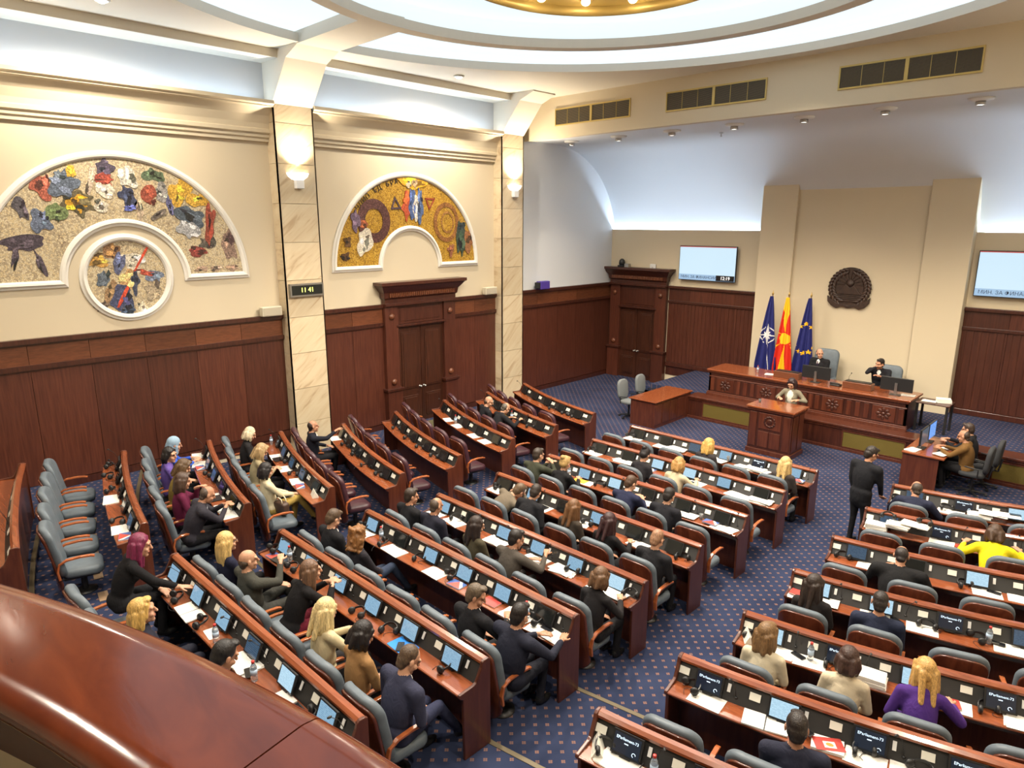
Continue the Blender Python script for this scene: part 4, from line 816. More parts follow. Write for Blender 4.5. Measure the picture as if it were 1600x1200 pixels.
# ---------------------------------------------------------------- balcony in the foreground
def bal(u):   # centre line of the rail, u in metres along x
    return Vector((u, .53-.11*(u+.25)**2 if u < -.25 else .53-.02*(u+.25)**2))
t = thing('balcony_rail', 'polished red-brown balcony rail sweeping across the foreground', 'railing', (0, 0, 0))
cuts = [-4.6, -3.1, -1.12, .5, 1.95]
prof = [(-.135+.034*math.cos(a), .012+.034*math.sin(a)) for a in [PI*1.5-PI*k/8 for k in range(8)]]+[(-.112, .0508), (-.104, .0515), (-.098, .0517), (0, .052), (.098, .0517), (.104, .0515), (.112, .0508)]+[(.13+.036*math.cos(a), .010+.036*math.sin(a)) for a in [PI/2-PI*k/8 for k in range(1, 9)]]+[(.12, -.05), (-.12, -.05)]
pin = [(-.13, -.05), (.13, -.05), (.12, -.09), (.09, -.11), (.08, -.18), (.05, -.20), (.05, -.26), (-.06, -.26), (-.06, -.22), (-.085, -.20), (-.085, -.16), (-.11, -.14), (-.11, -.09)]
def frames(u0, u1, n):
    F = []
    for k in range(n+1):
        u = u0+(u1-u0)*k/n; p = bal(u); d = (bal(u+.01)-bal(u-.01)).normalized(); nn = Vector((-d.y, d.x)); F.append(lambda a, b, p=p, nn=nn: (p.x+nn.x*a, p.y+nn.y*a, 4.45+b))
    return F
for a, b in zip(cuts[:-1], cuts[1:]):
    o = part(MB().sweep(prof, frames(a+.002, b-.002, 14)), 'rail_top', M['rail'], t, smooth=True); o.data.set_sharp_from_angle(angle=.6)
    part(MB().sweep(pin, frames(a+.002, b-.002, 14)), 'rail_moulding', M['raildark'], o)
part(MB().sweep([(-.05, -.26), (-.05, -1.25), (.05, -1.25), (.05, -.26)], frames(-4.6, 1.95, 40)), 'parapet', plain('grey cream parapet', (.42, .38, .29), .7), t)
mb = MB(); F = frames(-4.6, 1.95, 30); vs = []
for fr in F: p = fr(.05, -1.05); vs += [p, (p[0], YR, p[2]), (p[0], p[1], p[2]-.3), (p[0], YR, p[2]-.3)]
mb.add(vs, [(4*k, 4*k+4, 4*k+5, 4*k+1) for k in range(30)]+[(4*k+2, 4*k+3, 4*k+7, 4*k+6) for k in range(30)]+[(4*k, 4*k+2, 4*k+6, 4*k+4) for k in range(30)]); struct(mb, 'floor', plain('balcony floor', (.2, .16, .12), .7))
# ================================================================ DESK ROWS
# rows are counted from the rostrum; block: 'B' middle, 'C' along the mosaic wall, 'A' right of the aisle
ROW = {}
for i, y in enumerate((2.67, 4.10, 5.53, 6.96, 8.39, 9.83, 11.26, 12.68)): ROW['B%d' % (i+1)] = dict(b='B', y=y, z=(.45, .30, .15, 0, 0, 0, 0, 0)[i], n=6, L=4.22, k=0)
for i, y in enumerate((1.24, 2.71, 4.18, 5.64, 7.12, 8.54, 10.05, 11.48, 12.90)): ROW['C%d' % i] = dict(b='C', y=y, z=(.60, .45, .30, .15, 0, 0, 0, 0, 0)[i], n=5, L=3.62 if i < 7 else 3.45, k=.016+.0045*i)
for i, y in enumerate((4.31, 5.73, 7.20, 8.63, 10.04, 11.50, 12.93)): ROW['A%d' % (i+1)] = dict(b='A', y=y, z=(.30, .15, 0, 0, 0, 0, 0)[i], n=5, L=3.55, k=.030+.004*i)
def row_pt(r, s):
    # s: metres from the row's left end (as seen from its seats); returns x, y, heading
    q = ROW[r]
    if q['b'] == 'B': return -8.55+s, q['y'], 0.0
    if q['b'] == 'C': d = q['L']-s; return -9.75-d, q['y']+.15*d+q['k']*d*d, -math.atan(.15+2*q['k']*d)
    return -3.13+s, q['y']+.13*s+q['k']*s*s, math.atan(.13+2*q['k']*s)
def seat_s(r, k):
    q = ROW[r]
    return {'B': .30+.705*k, 'A': .36+.70*k, 'C': q['L']-.50-min(.70, (q['L']-.80)/4)*(4-k)}[q['b']]
def at(r, s, v, z=0):
    x, y, h = row_pt(r, s); return (x-math.sin(h)*v, y+math.cos(h)*v, ROW[r]['z']+z), h
BLK = {'B': 'middle block', 'C': 'wall block', 'A': 'right block'}
def rowname(r):
    b = r[0]; i = int(r[1:]); return '%s row of %s from the lectern' % (ORD[(8-i) if b in 'BC' else (7-i)], BLK[b])
card_m = MB().obox((0, 0, 0), (.052, .003, .036)).mesh('name_card', M['card']); badge_m = MB().obox((0, 0, 0), (.016, .003, .040)).mesh('badge', M['whitep'])
TILT = Matrix.Rotation(-.50, 3, 'X')
def lin(mb): return mb
mic_mb = MB().tube([(0, 0, 0), (.0, -.02, .10), (.01, -.06, .20), (.02, -.13, .27)], .0035, 5); mic_mb.lathe([(.018, 0), (.018, .01), (.006, .016)], n=8); mic_mb.ell((.022, -.145, .278), (.012, .024, .012), 8, 6)
mic_m = mic_mb.mesh('microphone', M['black'], True)
def build_row(r):
    q = ROW[r]; z = q['z']; x0, y0, h0 = row_pt(r, q['L']/2)
    lab = 'curved' if q['b'] != 'B' else 'straight'
    t = thing('bench_desk', '%s shared wooden desk, %s' % (lab, rowname(r)), 'desk', (x0, y0, z), 0, 'delegates\' bench desks')
    nseg = 1 if q['b'] == 'B' else 12
    def fr(s):
        x, y, h = row_pt(r, s); return lambda a, b: (x-math.sin(h)*a-x0, y+math.cos(h)*a-y0, b)
    def sw(name, prof, mat, s0=0, s1=None, bev=0):
        s1 = q['L'] if s1 is None else s1; mb = MB().sweep(prof, [fr(s0+(s1-s0)*k/nseg) for k in range(nseg+1)]); return part(mb, name, mat, t, bev=bev)
    sw('desktop', [(-.385, .735), (-.375, .728), (-.06, .728), (-.06, .755), (-.375, .755), (-.385, .748)][::-1], M['desk'], .02, q['L']-.02)
    sw('front_panel', [(-.03, .0), (0, 0), (0, .95), (-.03, .95)][::-1], M['deskside'], .02, q['L']-.02)
    sw('console', [(-.155, .755), (-.03, .755), (-.03, .955)][::-1], M['console'], .03, q['L']-.03)
    sw('ridge_cap', [(-.075, .945), (.018, .945), (.022, .97), (.005, .992), (-.045, .992), (-.075, .97)][::-1], M['cap'], .02, q['L']-.02)
    sw('cable_duct', [(-.26, .62), (-.03, .62), (-.03, .728), (-.26, .728)][::-1], M['dark'], .03, q['L']-.03)
    ep = [(.02, 0), (.02, .985), (-.01, 1.0), (-.06, 1.0), (-.085, .985), (-.10, .93), (-.17, .80), (-.20, .785), (-.39, .77), (-.395, .745), (-.385, .72), (-.345, .70), (-.335, 0)]
    for s, sg in ((0, 1), (q['L'], -1)):
        x, y, h = row_pt(r, s); mb = MB().prism(ep, lambda p, e, x=x, y=y, h=h: (x-math.sin(h)*p[0]+math.cos(h)*e-x0, y+math.cos(h)*p[0]+math.sin(h)*e-y0, p[1]), *sorted((0, sg*.035)))
        part(mb, 'end_panel', M['deskside'], t, bev=.008)
    for k in range(q['n']):
        s = seat_s(r, k)
        for ds, me, nm in (((-.27 if q['b'] != 'C' else .25), card_m, 'name_card'), ((.185 if q['b'] != 'C' else .17), badge_m, 'badge')):
            if not (.05 < s+ds < q['L']-.05): continue
            (p, h) = at(r, s+ds, -.100, .87); o = link(nm, me, t, (p[0]-x0, p[1]-y0, p[2]-z)); o.rotation_euler = (Matrix.Rotation(h, 3, 'Z') @ TILT).to_euler()
        if random.random() < .45: (p, h) = at(r, s+(.26 if q['b'] != 'C' else -.24), -.12, .80); o = link('microphone', mic_m, t, (p[0]-x0, p[1]-y0, p[2]-z), (0, 0, h+random.uniform(-.8, .8)))
    return t
for r in ROW: build_row(r)
# ---------------------------------------------------------------- tablets standing in the consoles
SCR = {'lit': screen_mat('lit document screen', (.27, .46, .62), (.16, .30, .45), .68, 11), 'bright': screen_mat('bright document screen', (.46, .68, .82), (.30, .48, .62), .74, 13, 4.0),
       'dim': screen_mat('dim blue screen', (.035, .075, .13), (.07, .13, .2), .65, 9, 2.0), 'text': plain('black start screen', (.006, .007, .010), .12, emit=(.01, .016, .03), estr=.6), 'off': plain('switched-off screen', (.012, .014, .014), .10, coat=.3)}
ST = {'B1': 'lit lit lit dim bright lit', 'B2': 'lit lit lit lit lit lit', 'B3': 'lit off lit lit lit off', 'B4': 'lit off lit lit lit bright', 'B5': 'off lit off lit off off', 'B6': 'off lit bright off off off', 'B7': 'off off bright bright lit off', 'B8': 'off off dim lit text lit',
      'A1': 'text text off off off', 'A2': 'text bright text text off', 'A3': 'bright text bright text off', 'A4': 'bright bright text dim off', 'A5': 'dim off bright dim off', 'A6': 'dim text off off off', 'A7': 'dim text bright off off', 'C1': 'off off off off dim', 'C2': 'off dim dim off off', 'C3': 'off dim dim dim off'}
casem = MB().obox((0, .012, 0), (.140, .010, .098)).mesh('case', M['black']); lipm = MB().obox((0, .0, -.085), (.138, .004, .006)).mesh('lip', M['blackgloss'])
scrm = {k: MB().box(-.122, .122, -.002, .003, -.080, .084).mesh('screen', m) for k, m in SCR.items()}
footm = MB().box(-.05, .05, 0, .05, -.11, -.02).mesh('mount', M['black'])
epm = TXT['ep']; epm.materials.clear(); epm.materials.append(plain('screen lettering', (.5, .6, .7), .5, emit=(.62, .82, 1), estr=.9))
swirl = MB().tube([(.075+.016*math.cos(a), 0, -.05+.016*math.sin(a)) for a in [k*.5 for k in range(10)]], .0025, 5).mesh('spinner', epm.materials[0]); barm = MB().box(-.018, .018, -.001, 0, -.004, .004).mesh('small_print', epm.materials[0])
STW = {'lit': 'blue lit', 'bright': 'bright pale blue lit', 'dim': 'dim dark blue', 'text': 'black start-up', 'off': 'blank switched-off'}
for r, q in ROW.items():
    if r == 'C0': continue
    st = ST.get(r, 'off off off off off').split()
    for k in range(q['n']):
        (p, h) = at(r, seat_s(r, k), -.155, .875); s = st[k]
        t = thing('tablet_screen', '%s screen, %s place, %s' % (STW[s], ORD[k], rowname(r)), 'screen', p, 0, 'delegates\' screens'); t.rotation_euler = (Matrix.Rotation(h, 3, 'Z') @ Matrix.Rotation(-.42+random.uniform(-.05, .05), 3, 'X')).to_euler()
        link('case', casem, t); link('screen', scrm[s], t); link('lip', lipm, t); link('mount', footm, t)
        if s == 'text': link('lettering', epm, t, (0, -.004, .045), (PI/2, 0, 0)); link('small_print', barm, t, (-.005, -.003, .01)); link('spinner', swirl, t, (0, -.003, 0))
# ---------------------------------------------------------------- chairs
def make_chair(mat):
    # origin on the floor below the seat, facing +y ; back plane about y=-.30
    t = thing('delegate_chair', 'chair', 'chair')
    lean = lambda z: -.24-.16*(max(0, z-.30)/.84)
    mb = MB(); pad(mb, rounded(.525, .925, .15), .035, .012, lambda x, d, z: (x, lean(z+.13)-.075+d+.05*(x/.25)**2, z+.13)); part(mb, 'back_shell', M['shell'], t, smooth=True)
    mb = MB(); pad(mb, rounded(.56, .77, .17, 7), .10, .035, lambda x, d, z: (x, lean(z+.33)-.045+d+.05*(x/.25)**2, z+.33)); part(mb, 'back_cushion', mat, t, smooth=True)
    mb = MB(); pad(mb, rounded(.52, .50, .12), .12, .04, lambda x, d, z: (x, -.24+z, .33+d-.03*(z/.5)**2)); part(mb, 'seat_cushion', mat, t, smooth=True)
    part(MB().box(-.21, .21, -.22, .20, .29, .335), 'seat_pan', M['black'], t, bev=.01); part(MB().tube([(0, 0, .02), (0, 0, .30)], .04, 10), 'column', M['black'], t); part(MB().lathe([(.15, 0), (.15, .012), (.05, .03)], n=16), 'floor_plate', M['black'], t, smooth=True)
    for s in (-1, 1):
        x = s*.285; path = [(x, -.26, .36), (x, -.275, .48), (x, -.25, .58), (x, -.16, .625), (x, .0, .635), (x, .12, .625), (x, .165, .61)]
        mb = MB().sweep([(-.024, -.014), (.024, -.014), (.024, .014), (-.024, .014)], [(lambda a, b, p=Vector(path[i]), tt=(Vector(path[min(i+1, 6)])-Vector(path[max(i-1, 0)])).normalized(): tuple(p+Vector((a, 0, 0))+Vector((0, -tt.z, tt.y))*b)) for i in range(7)]); part(mb, 'armrest', M['arm'], t, bev=.006)
        part(MB().tube([(x, -.24, .36), (s*.2, -.20, .32)], .012, 6), 'arm_bracket', M['black'], t)
    return t
CH = {'blue': make_chair(M['blue']), 'burg': make_chair(M['burg'])}; note_kids()
used = set()
CHV = -.80
PULL = {'B2': -.09, 'B3': -.06, 'B1': -.04}
for r, q in ROW.items():
    if r in ('C0',): continue
    key = 'burg' if (q['b'] == 'C' and int(r[1:]) >= 4) else 'blue'
    for k in range(q['n']):
        (p, h) = at(r, seat_s(r, k), CHV+PULL.get(r, 0))
        if key not in used: used.add(key); o = CH[key]
        else: o = copy_tree(CH[key])
        o.location = p; o.rotation_euler = (0, 0, h+random.uniform(-.05, .05))
        o['label'] = '%s chair with wooden back, %s place, %s' % ('blue-grey' if key == 'blue' else 'burgundy', ORD[k], rowname(r)); o['category'] = 'chair'; o['group'] = 'delegate chairs'
# floor vent plates under the empty wall-block chairs
for k in range(5):
    (p, h) = at('C1', seat_s('C1', k)+.33, -.62, .002); o = part(MB().box(-.06, .06, -.14, .14, 0, .006), 'floor_vent', plain('tan floor vent', (.30, .20, .12), .5), FLOOR, p, (0, 0, h+PI/2))
# ================================================================ PEOPLE
class Prims:
    # a body as a union of tapered capsules and ellipsoids, each tagged with the material it shows
    def __init__(s): s.caps = []; s.ells = []
    def cap(s, tag, a, b, ra, rb): s.caps.append((tag, Vector(a), Vector(b), ra, rb))
    def ell(s, tag, c, r, mat=None): s.ells.append((tag, Vector(c), Vector(r), mat or Matrix.Identity(3)))
    def mesh(s):
        mb = MB()
        for t, a, b, ra, rb in s.caps:
            d = b-a; ln = d.length; d = d.normalized() if ln > 1e-6 else Vector((0, 0, 1)); pts = []; rr = []
            for k in range(4): th = PI/2*(k+.25)/4.25; pts.append(a-d*ra*math.cos(th)); rr.append(ra*math.sin(th))
            pts += [a, b]; rr += [ra, rb]
            for k in range(3, -1, -1): th = PI/2*(k+.25)/4.25; pts.append(b+d*rb*math.cos(th)); rr.append(rb*math.sin(th))
            mb.tube(pts, rr, 12)
        for t, c, r, m in s.ells: mb.ell(c, r, 16, 10, m)
        return mb
    def tags(s, P):
        best = np.full(len(P), 1e9); tg = np.zeros(len(P), int); names = []
        def upd(d, t):
            nonlocal best, tg
            if t not in names: names.append(t)
            k = d < best; best = np.where(k, d, best); tg = np.where(k, names.index(t), tg)
        for t, a, b, ra, rb in s.caps:
            A = np.array(a); D = np.array(b-a); l2 = max(1e-9, D@D); u = np.clip(((P-A)@D)/l2, 0, 1); upd(np.linalg.norm(P-(A+u[:, None]*D), axis=1)-(ra+(rb-ra)*u), t)
        for t, c, r, m in s.ells:
            Q = (P-np.array(c))@np.array(m); R = np.array(r); k = np.linalg.norm(Q/R, axis=1); g = np.linalg.norm(Q/(R*R), axis=1)+1e-9; upd(k*(k-1)/g, t)
        return tg, names
PENDING = []
def queue(prims, voxel, smooth, matmap, key):
    me = prims.mesh().mesh('raw', [])
    o = bpy.data.objects.new('raw', me); COL.objects.link(o)
    rm = o.modifiers.new('r', 'REMESH'); rm.mode = 'VOXEL'; rm.voxel_size = voxel; rm.use_smooth_shade = True
    sm = o.modifiers.new('s', 'SMOOTH'); sm.factor = .5; sm.iterations = smooth
    PENDING.append((o, prims, matmap, key))
SKIN = {'fair': (.50, .27, .17), 'mid': (.42, .21, .125), 'tan': (.34, .16, .09)}
def skin(k): return plain('skin '+k, SKIN[k], .5, spec=.4, noise=.08, nscale=40)
def hairmat(c):
    nm = 'hair %d %d %d' % c
    if nm in MATS: return MATS[nm]
    m, nt, b = node_mat(nm); col = srgb(*c); tc = N(nt, 'ShaderNodeTexCoord'); mp = N(nt, 'ShaderNodeMapping'); mp.inputs['Scale'].default_value = (90, 90, 14); L(nt, tc.outputs['Object'], mp.inputs['Vector'])
    n = N(nt, 'ShaderNodeTexNoise', i_Scale=1.0, i_Detail=3.0, i_Distortion=.8); L(nt, mp.outputs[0], n.inputs['Vector']); r = N(nt, 'ShaderNodeValToRGB'); L(nt, n.outputs['Fac'], r.inputs['Fac'])
    r.color_ramp.elements[0].position = .3; r.color_ramp.elements[1].position = .7; r.color_ramp.elements[0].color = rgba([x*.5 for x in col]); r.color_ramp.elements[1].color = rgba([min(1, x*1.35) for x in col])
    L(nt, r.outputs['Color'], b.inputs['Base Color']); b.inputs['Roughness'].default_value = .45
    bp = N(nt, 'ShaderNodeBump', i_Strength=.6, i_Distance=.01); L(nt, n.outputs['Fac'], bp.inputs['Height']); L(nt, bp.outputs['Normal'], b.inputs['Normal']); MATS[nm] = m
    return m
def ik(S, Wd, a, b, hint):
    d = Wd-S; l = d.length
    if l > (a+b)*.985: Wd = S+d.normalized()*(a+b)*.985; d = Wd-S; l = d.length
    l = max(l, abs(a-b)+.02); x = (a*a-b*b+l*l)/(2*l); h = math.sqrt(max(0, a*a-x*x)); dn = d.normalized(); p = hint-dn*hint.dot(dn); p = p.normalized() if p.length > 1e-6 else dn.orthogonal()
    return S+dn*x+p*h, Wd
def hand(P, Wr, d, side, curl=.5, nrm=Vector((0, 0, -1))):
    d = d.normalized(); nrm = (nrm-d*nrm.dot(d)); nrm = nrm.normalized() if nrm.length > 1e-3 else d.orthogonal().normalized(); lat = d.cross(nrm)*side   # lat points to the thumb side
    lat = -lat
    R = Matrix((lat, d, nrm)).transposed()
    P.cap('skin', Wr-d*.05, Wr+d*.02, .026, .026); P.ell('skin', Wr+d*.055, (.040, .050, .016), R)
    for k, (o, ln) in enumerate(((.031, .066), (.0105, .076), (-.0105, .070), (-.030, .055))):
        b0 = Wr+d*.090+lat*o; dd = (d+lat*o*1.5+nrm*curl*.6).normalized(); m = b0+dd*ln*.5; e = m+(dd+nrm*curl*1.1).normalized()*ln*.5; P.cap('skin', b0-d*.02, m, .0095, .0088); P.cap('skin', m, e, .0088, .0075)
    t0 = Wr+d*.028+lat*.030; t1 = t0+(lat*.8+d*.7+nrm*.25).normalized()*.042; P.cap('skin', t0, t1, .013, .011); P.cap('skin', t1, t1+(d*.9+lat*.2+nrm*.25).normalized()*.034, .011, .009)
def person(name_label, loc, rz, top, trousers, hair=('short', (40, 30, 25)), sk='mid', female=False, lean=.12, side=0.0, twist=0.0, hyaw=0.0, hpitch=.25, lh=None, rh=None, standing=False,
           collar=None, tie=None, shirt=None, knees=(.0, .0), legspread=.0, scale=None, detail=1.0, sleeve=True, extra=None, bulk=1.0, lcurl=.5, rcurl=.5, skirt=False, lift=0.0, glasses=False):
    scale = scale or (1.04 if standing else 1.04); bulk *= 1.04 if female else 1.12
    P = Prims(); H = Prims(); A = Prims()          # body / head / hands
    w = (.155 if female else .186)*bulk; zp = (.93 if standing else .515)+lift
    p = Vector((0, 0, zp)); R0 = Matrix.Rotation(-lean, 3, 'X') @ Matrix.Rotation(side, 3, 'Y'); RT = R0 @ Matrix.Rotation(twist, 3, 'Z'); R1 = R0 @ Matrix.Rotation(twist*.5, 3, 'Z')
    up = R0 @ Vector((0, 0, 1)); fwd = RT @ Vector((0, 1, 0)); rt = RT @ Vector((1, 0, 0))
    P.ell('top', p, (.165*bulk, .120*bulk, .115), R1); P.ell('top', p+up*.14, ((.135 if female else .152)*bulk, .112*bulk, .13), R1)
    P.ell('top', p+up*.31+fwd*.008, ((.145 if female else .168)*bulk, .118*bulk, .155), RT); P.cap('top', p+up*.44-rt*(w-.055), p+up*.44+rt*(w-.055), .066*bulk, .066*bulk); P.ell('top', p+up*.475, (.115, .085, .062), RT); P.ell('top', p+up*.26-fwd*.01, ((.142 if female else .165)*bulk, .115*bulk, .26), R1)
    if female and not standing or female: P.ell('top', p+up*.31+fwd*.085-rt*.06, (.062, .05, .06), RT); P.ell('top', p+up*.31+fwd*.085+rt*.06, (.062, .05, .06), RT)
    nb = p+up*.49; hd = p+up*.648+fwd*.045
    if shirt:
        P.ell('shirt', p+up*.40+fwd*.088, (.040, .038, .10), RT); P.ell('collar', p+up*.505+fwd*.005, (.066, .062, .026), RT)
    if tie: P.cap('tie', p+up*.46+fwd*.115, p+up*.24+fwd*.125, .014, .020)
    P.cap('skin', nb, nb+up*.10+fwd*.02, .056 if not female else .047, .052 if not female else .045)
    # head
    HR = RT @ Matrix.Rotation(hyaw, 3, 'Z') @ Matrix.Rotation(lean*.75-hpitch, 3, 'X'); K = 1.10; hl = lambda x, y, z: hd+HR @ Vector((x*K, y*K, z*K))
    H.cap('skin', nb+up*.03, hl(0, -.01, -.03), .054 if not female else .046, .050)
    H.ell('skin', hl(0, -.008, .032), (.076, .096, .092), HR); H.ell('skin', hl(0, .022, -.045), (.060, .070, .078), HR); H.ell('skin', hl(0, .060, -.098), (.028, .026, .022), HR)
    H.cap('skin', hl(0, .088, .012), hl(0, .106, -.026), .0095, .015); H.cap('skin', hl(-.045, .074, .030), hl(.045, .074, .030), .014, .014)
    for s in (-1, 1):
        H.ell('skin', hl(s*.077, -.004, -.004), (.010, .022, .034), HR); H.ell('eye', hl(s*.030, .0835, .008), (.013, .008, .0075), HR); H.cap('brow', hl(s*.016, .0915, .028), hl(s*.046, .082, .030), .0048, .004)
        H.ell('skin', hl(s*.040, .062, -.035), (.022, .022, .022), HR)
    H.cap('lip', hl(-.018, .085, -.062), hl(.018, .085, -.062), .0075, .0075)
    # arms
    for s, tgt, curl in ((-1, lh, lcurl), (1, rh, rcurl)):
        S = p+up*.44+rt*(s*w); hint = Vector((s*.7, -.5, -.6))
        Wd = Vector(tgt) if tgt is not None else p+Vector((s*.10, .26, .06))
        ua, fa = (.28, .25) if not female else (.265, .235)
        E, Wd = ik(S, Wd, ua, fa, hint); P.cap('top', S, E, (.056 if female else .064)*bulk, .050); d = (Wd-E).normalized()
        if sleeve: P.cap('top', E, Wd-d*.012, .049, .039)
        else: P.cap('skin', E, Wd, .040, .028)
        if shirt and not female: P.cap('shirt', Wd-d*.01, Wd+d*.012, .030, .030)
        hd_d = d if abs(d.z) < .75 else (d+Vector((0, .6, 0))).normalized()
        hand(A, Wd+d*.022, Vector((hd_d.x-s*.15, hd_d.y, hd_d.z*.55)), s, curl)
    # legs
    for i, s in enumerate((-1, 1)):
        hip = p+Vector((s*.088, .0, -.03))
        if standing: kn = hip+Vector((s*.01, .02, -.42)); an = kn+Vector((s*.005, -.03, -.41)); r = (.085, .058, .045)
        else: kn = p+Vector((s*(.10+legspread), .43-abs(legspread)*.2, -.015+knees[i])); an = kn+Vector((s*.0, -.05+.30*(knees[i] > .05), -.45 if knees[i] < .05 else -.40)); an.z = max(.09, an.z); r = (.088, .062, .046)
        P.cap('leg', hip, kn, r[0]*bulk, r[1]); P.cap('leg' if not skirt else 'skin', kn, an, r[1]*.95, r[2]); P.ell('shoe', an+Vector((0, .06, -.045)), (.046, .125, .042)); P.cap('shoe', an+Vector((0, -.02, -.02)), an+Vector((0, .02, -.03)), .045, .045)
    if standing: P.ell('top', p-Vector((0, 0, .05)), (.185, .140, .20), R1); P.cap('top', p-Vector((.07, -.01, .17)), p-Vector((-.07, -.01, .17)), .115, .115)
    if extra: extra(P, H, p, up, fwd, rt, hl, HR)
    hs, hc = hair; G = Prims(); C = 'hair'
    if hs in ('short', 'curly', 'bob', 'long', 'bun', 'mid', 'shave', 'hijab'):
        q = {'shave': .003, 'short': .009, 'hijab': .022}.get(hs, .014)
        G.ell(C, hl(0, -.022, .042), (.078+q, .092+q, .090+q), HR); G.ell(C, hl(0, -.048, -.004), (.074+q*.8, .060+q, .080), HR)
        if hs in ('short', 'shave'): G.ell(C, hl(0, -.052, -.055), (.060, .048, .042), HR)
        if hs in ('short', 'bun', 'mid'): G.ell(C, hl(0, .045, .105), (.055, .045, .026), HR)
    if hs in ('bob', 'long', 'mid', 'curly'):
        dn = {'bob': -.13, 'mid': -.19, 'curly': -.17, 'long': -.30}[hs]; g = HR @ Vector((0, 0, 1)); down = Vector((0, 0, -1))
        for s in (-1, 0, 1):
            for f in (-.06, -.005):
                if s == 0 and f > -.05: continue
                a = hl(s*.070, f, .02); b = a+down*abs(dn)*.55+HR @ Vector((s*.018, -.012, 0)); c = a+down*(abs(dn)+.02)+HR @ Vector((s*.008, -.02 if s else -.03, 0)); G.cap(C, a, b, .034, .032); G.cap(C, b, c, .032, .020)
        G.cap(C, hl(-.045, -.085, .0), hl(-.045, -.09, dn*.8), .036, .026); G.cap(C, hl(.045, -.085, .0), hl(.045, -.09, dn*.8), .036, .026)
        bc = hl(0, -.082, .0)+down*abs(dn)*.55-fwd*.012; G.ell(C, bc, (.098, .042, abs(dn)*.66), RT)
        G.cap(C, hl(-.062, .040, .075), hl(-.080, .02, -.03), .020, .018); G.cap(C, hl(.062, .040, .075), hl(.080, .02, -.03), .020, .018)
    if hs == 'curly':
        rr = random.Random(5)
        for k in range(70):
            th = rr.uniform(0, 2*PI); z = rr.uniform(-.17, .12); rad = .085+.02*(z < 0)
            if math.sin(th) > .45 and z < .09: continue
            G.ell(C, hl(rad*math.cos(th), -.025+rad*math.sin(th), z), (.024, .024, .024))
    if hs == 'bun': G.ell(C, hl(0, -.105, .095), (.045, .045, .042), HR)
    if hs in ('bald', 'fringe'):
        if hs == 'bald': G.ell(C, hl(0, -.045, -.012), (.0795, .064, .058), HR); G.ell(C, hl(0, -.035, -.01), (.0805, .045, .035), HR)
        else: G.ell(C, hl(0, -.040, .022), (.0815, .072, .086), HR); G.ell(C, hl(0, -.030, .012), (.0825, .058, .055), HR)
        G.ell(C, hl(0, -.052, -.052), (.058, .045, .040), HR)
    if hs == 'hijab':
        G.cap(C, hl(-.05, -.03, -.08), hl(.05, -.03, -.08), .058, .058); G.ell(C, nb+fwd*.015+up*.015, (.118, .112, .075), RT); G.cap(C, hl(0, -.085, 0), nb-fwd*.09-up*.10, .055, .045); G.cap(C, hl(-.072, .03, -.02), hl(-.055, .04, -.10), .022, .026); G.cap(C, hl(.072, .03, -.02), hl(.055, .04, -.10), .022, .026)
    mm = {'top': cloth(top), 'leg': cloth(trousers), 'skin': skin(sk), 'shirt': cloth(shirt or (.75, .75, .75)), 'collar': cloth(collar or shirt or (.7, .7, .7)), 'tie': cloth(tie or (.1, .02, .02)), 'shoe': plain('black shoe leather', (.012, .012, .012), .35),
          'eye': plain('dark eye', (.035, .022, .016), .2), 'brow': hairmat(hc if hs not in ('hijab',) else (40, 30, 25)), 'lip': plain('lip', (.42, .13, .10) if female else (.36, .15, .11), .45), 'hair': hairmat(hc) if hs != 'hijab' else cloth(srgb(*hc))}
    d = detail
    key = dict(label=name_label, loc=loc, rz=rz, scale=scale, n=len(PEOPLE)); PEOPLE.append(key)
    if extra is not None and hasattr(extra, 'mats'): mm.update(extra.mats)
    queue(P, .0145*d, 8, mm, (key, 'body')); queue(H, .0075*d, 2, mm, (key, 'body')); queue(A, .0052*d, 2, mm, (key, 'body'))
    if G.caps or G.ells: queue(G, .0085*d, 2, mm, (key, 'headscarf' if hs == 'hijab' else 'hair'))
    key['hl'] = [tuple(hl(*q)) for q in ((-.034, .098, .008), (.034, .098, .008), (-.08, 0, .01), (.08, 0, .01))] if glasses else None
PEOPLE = []
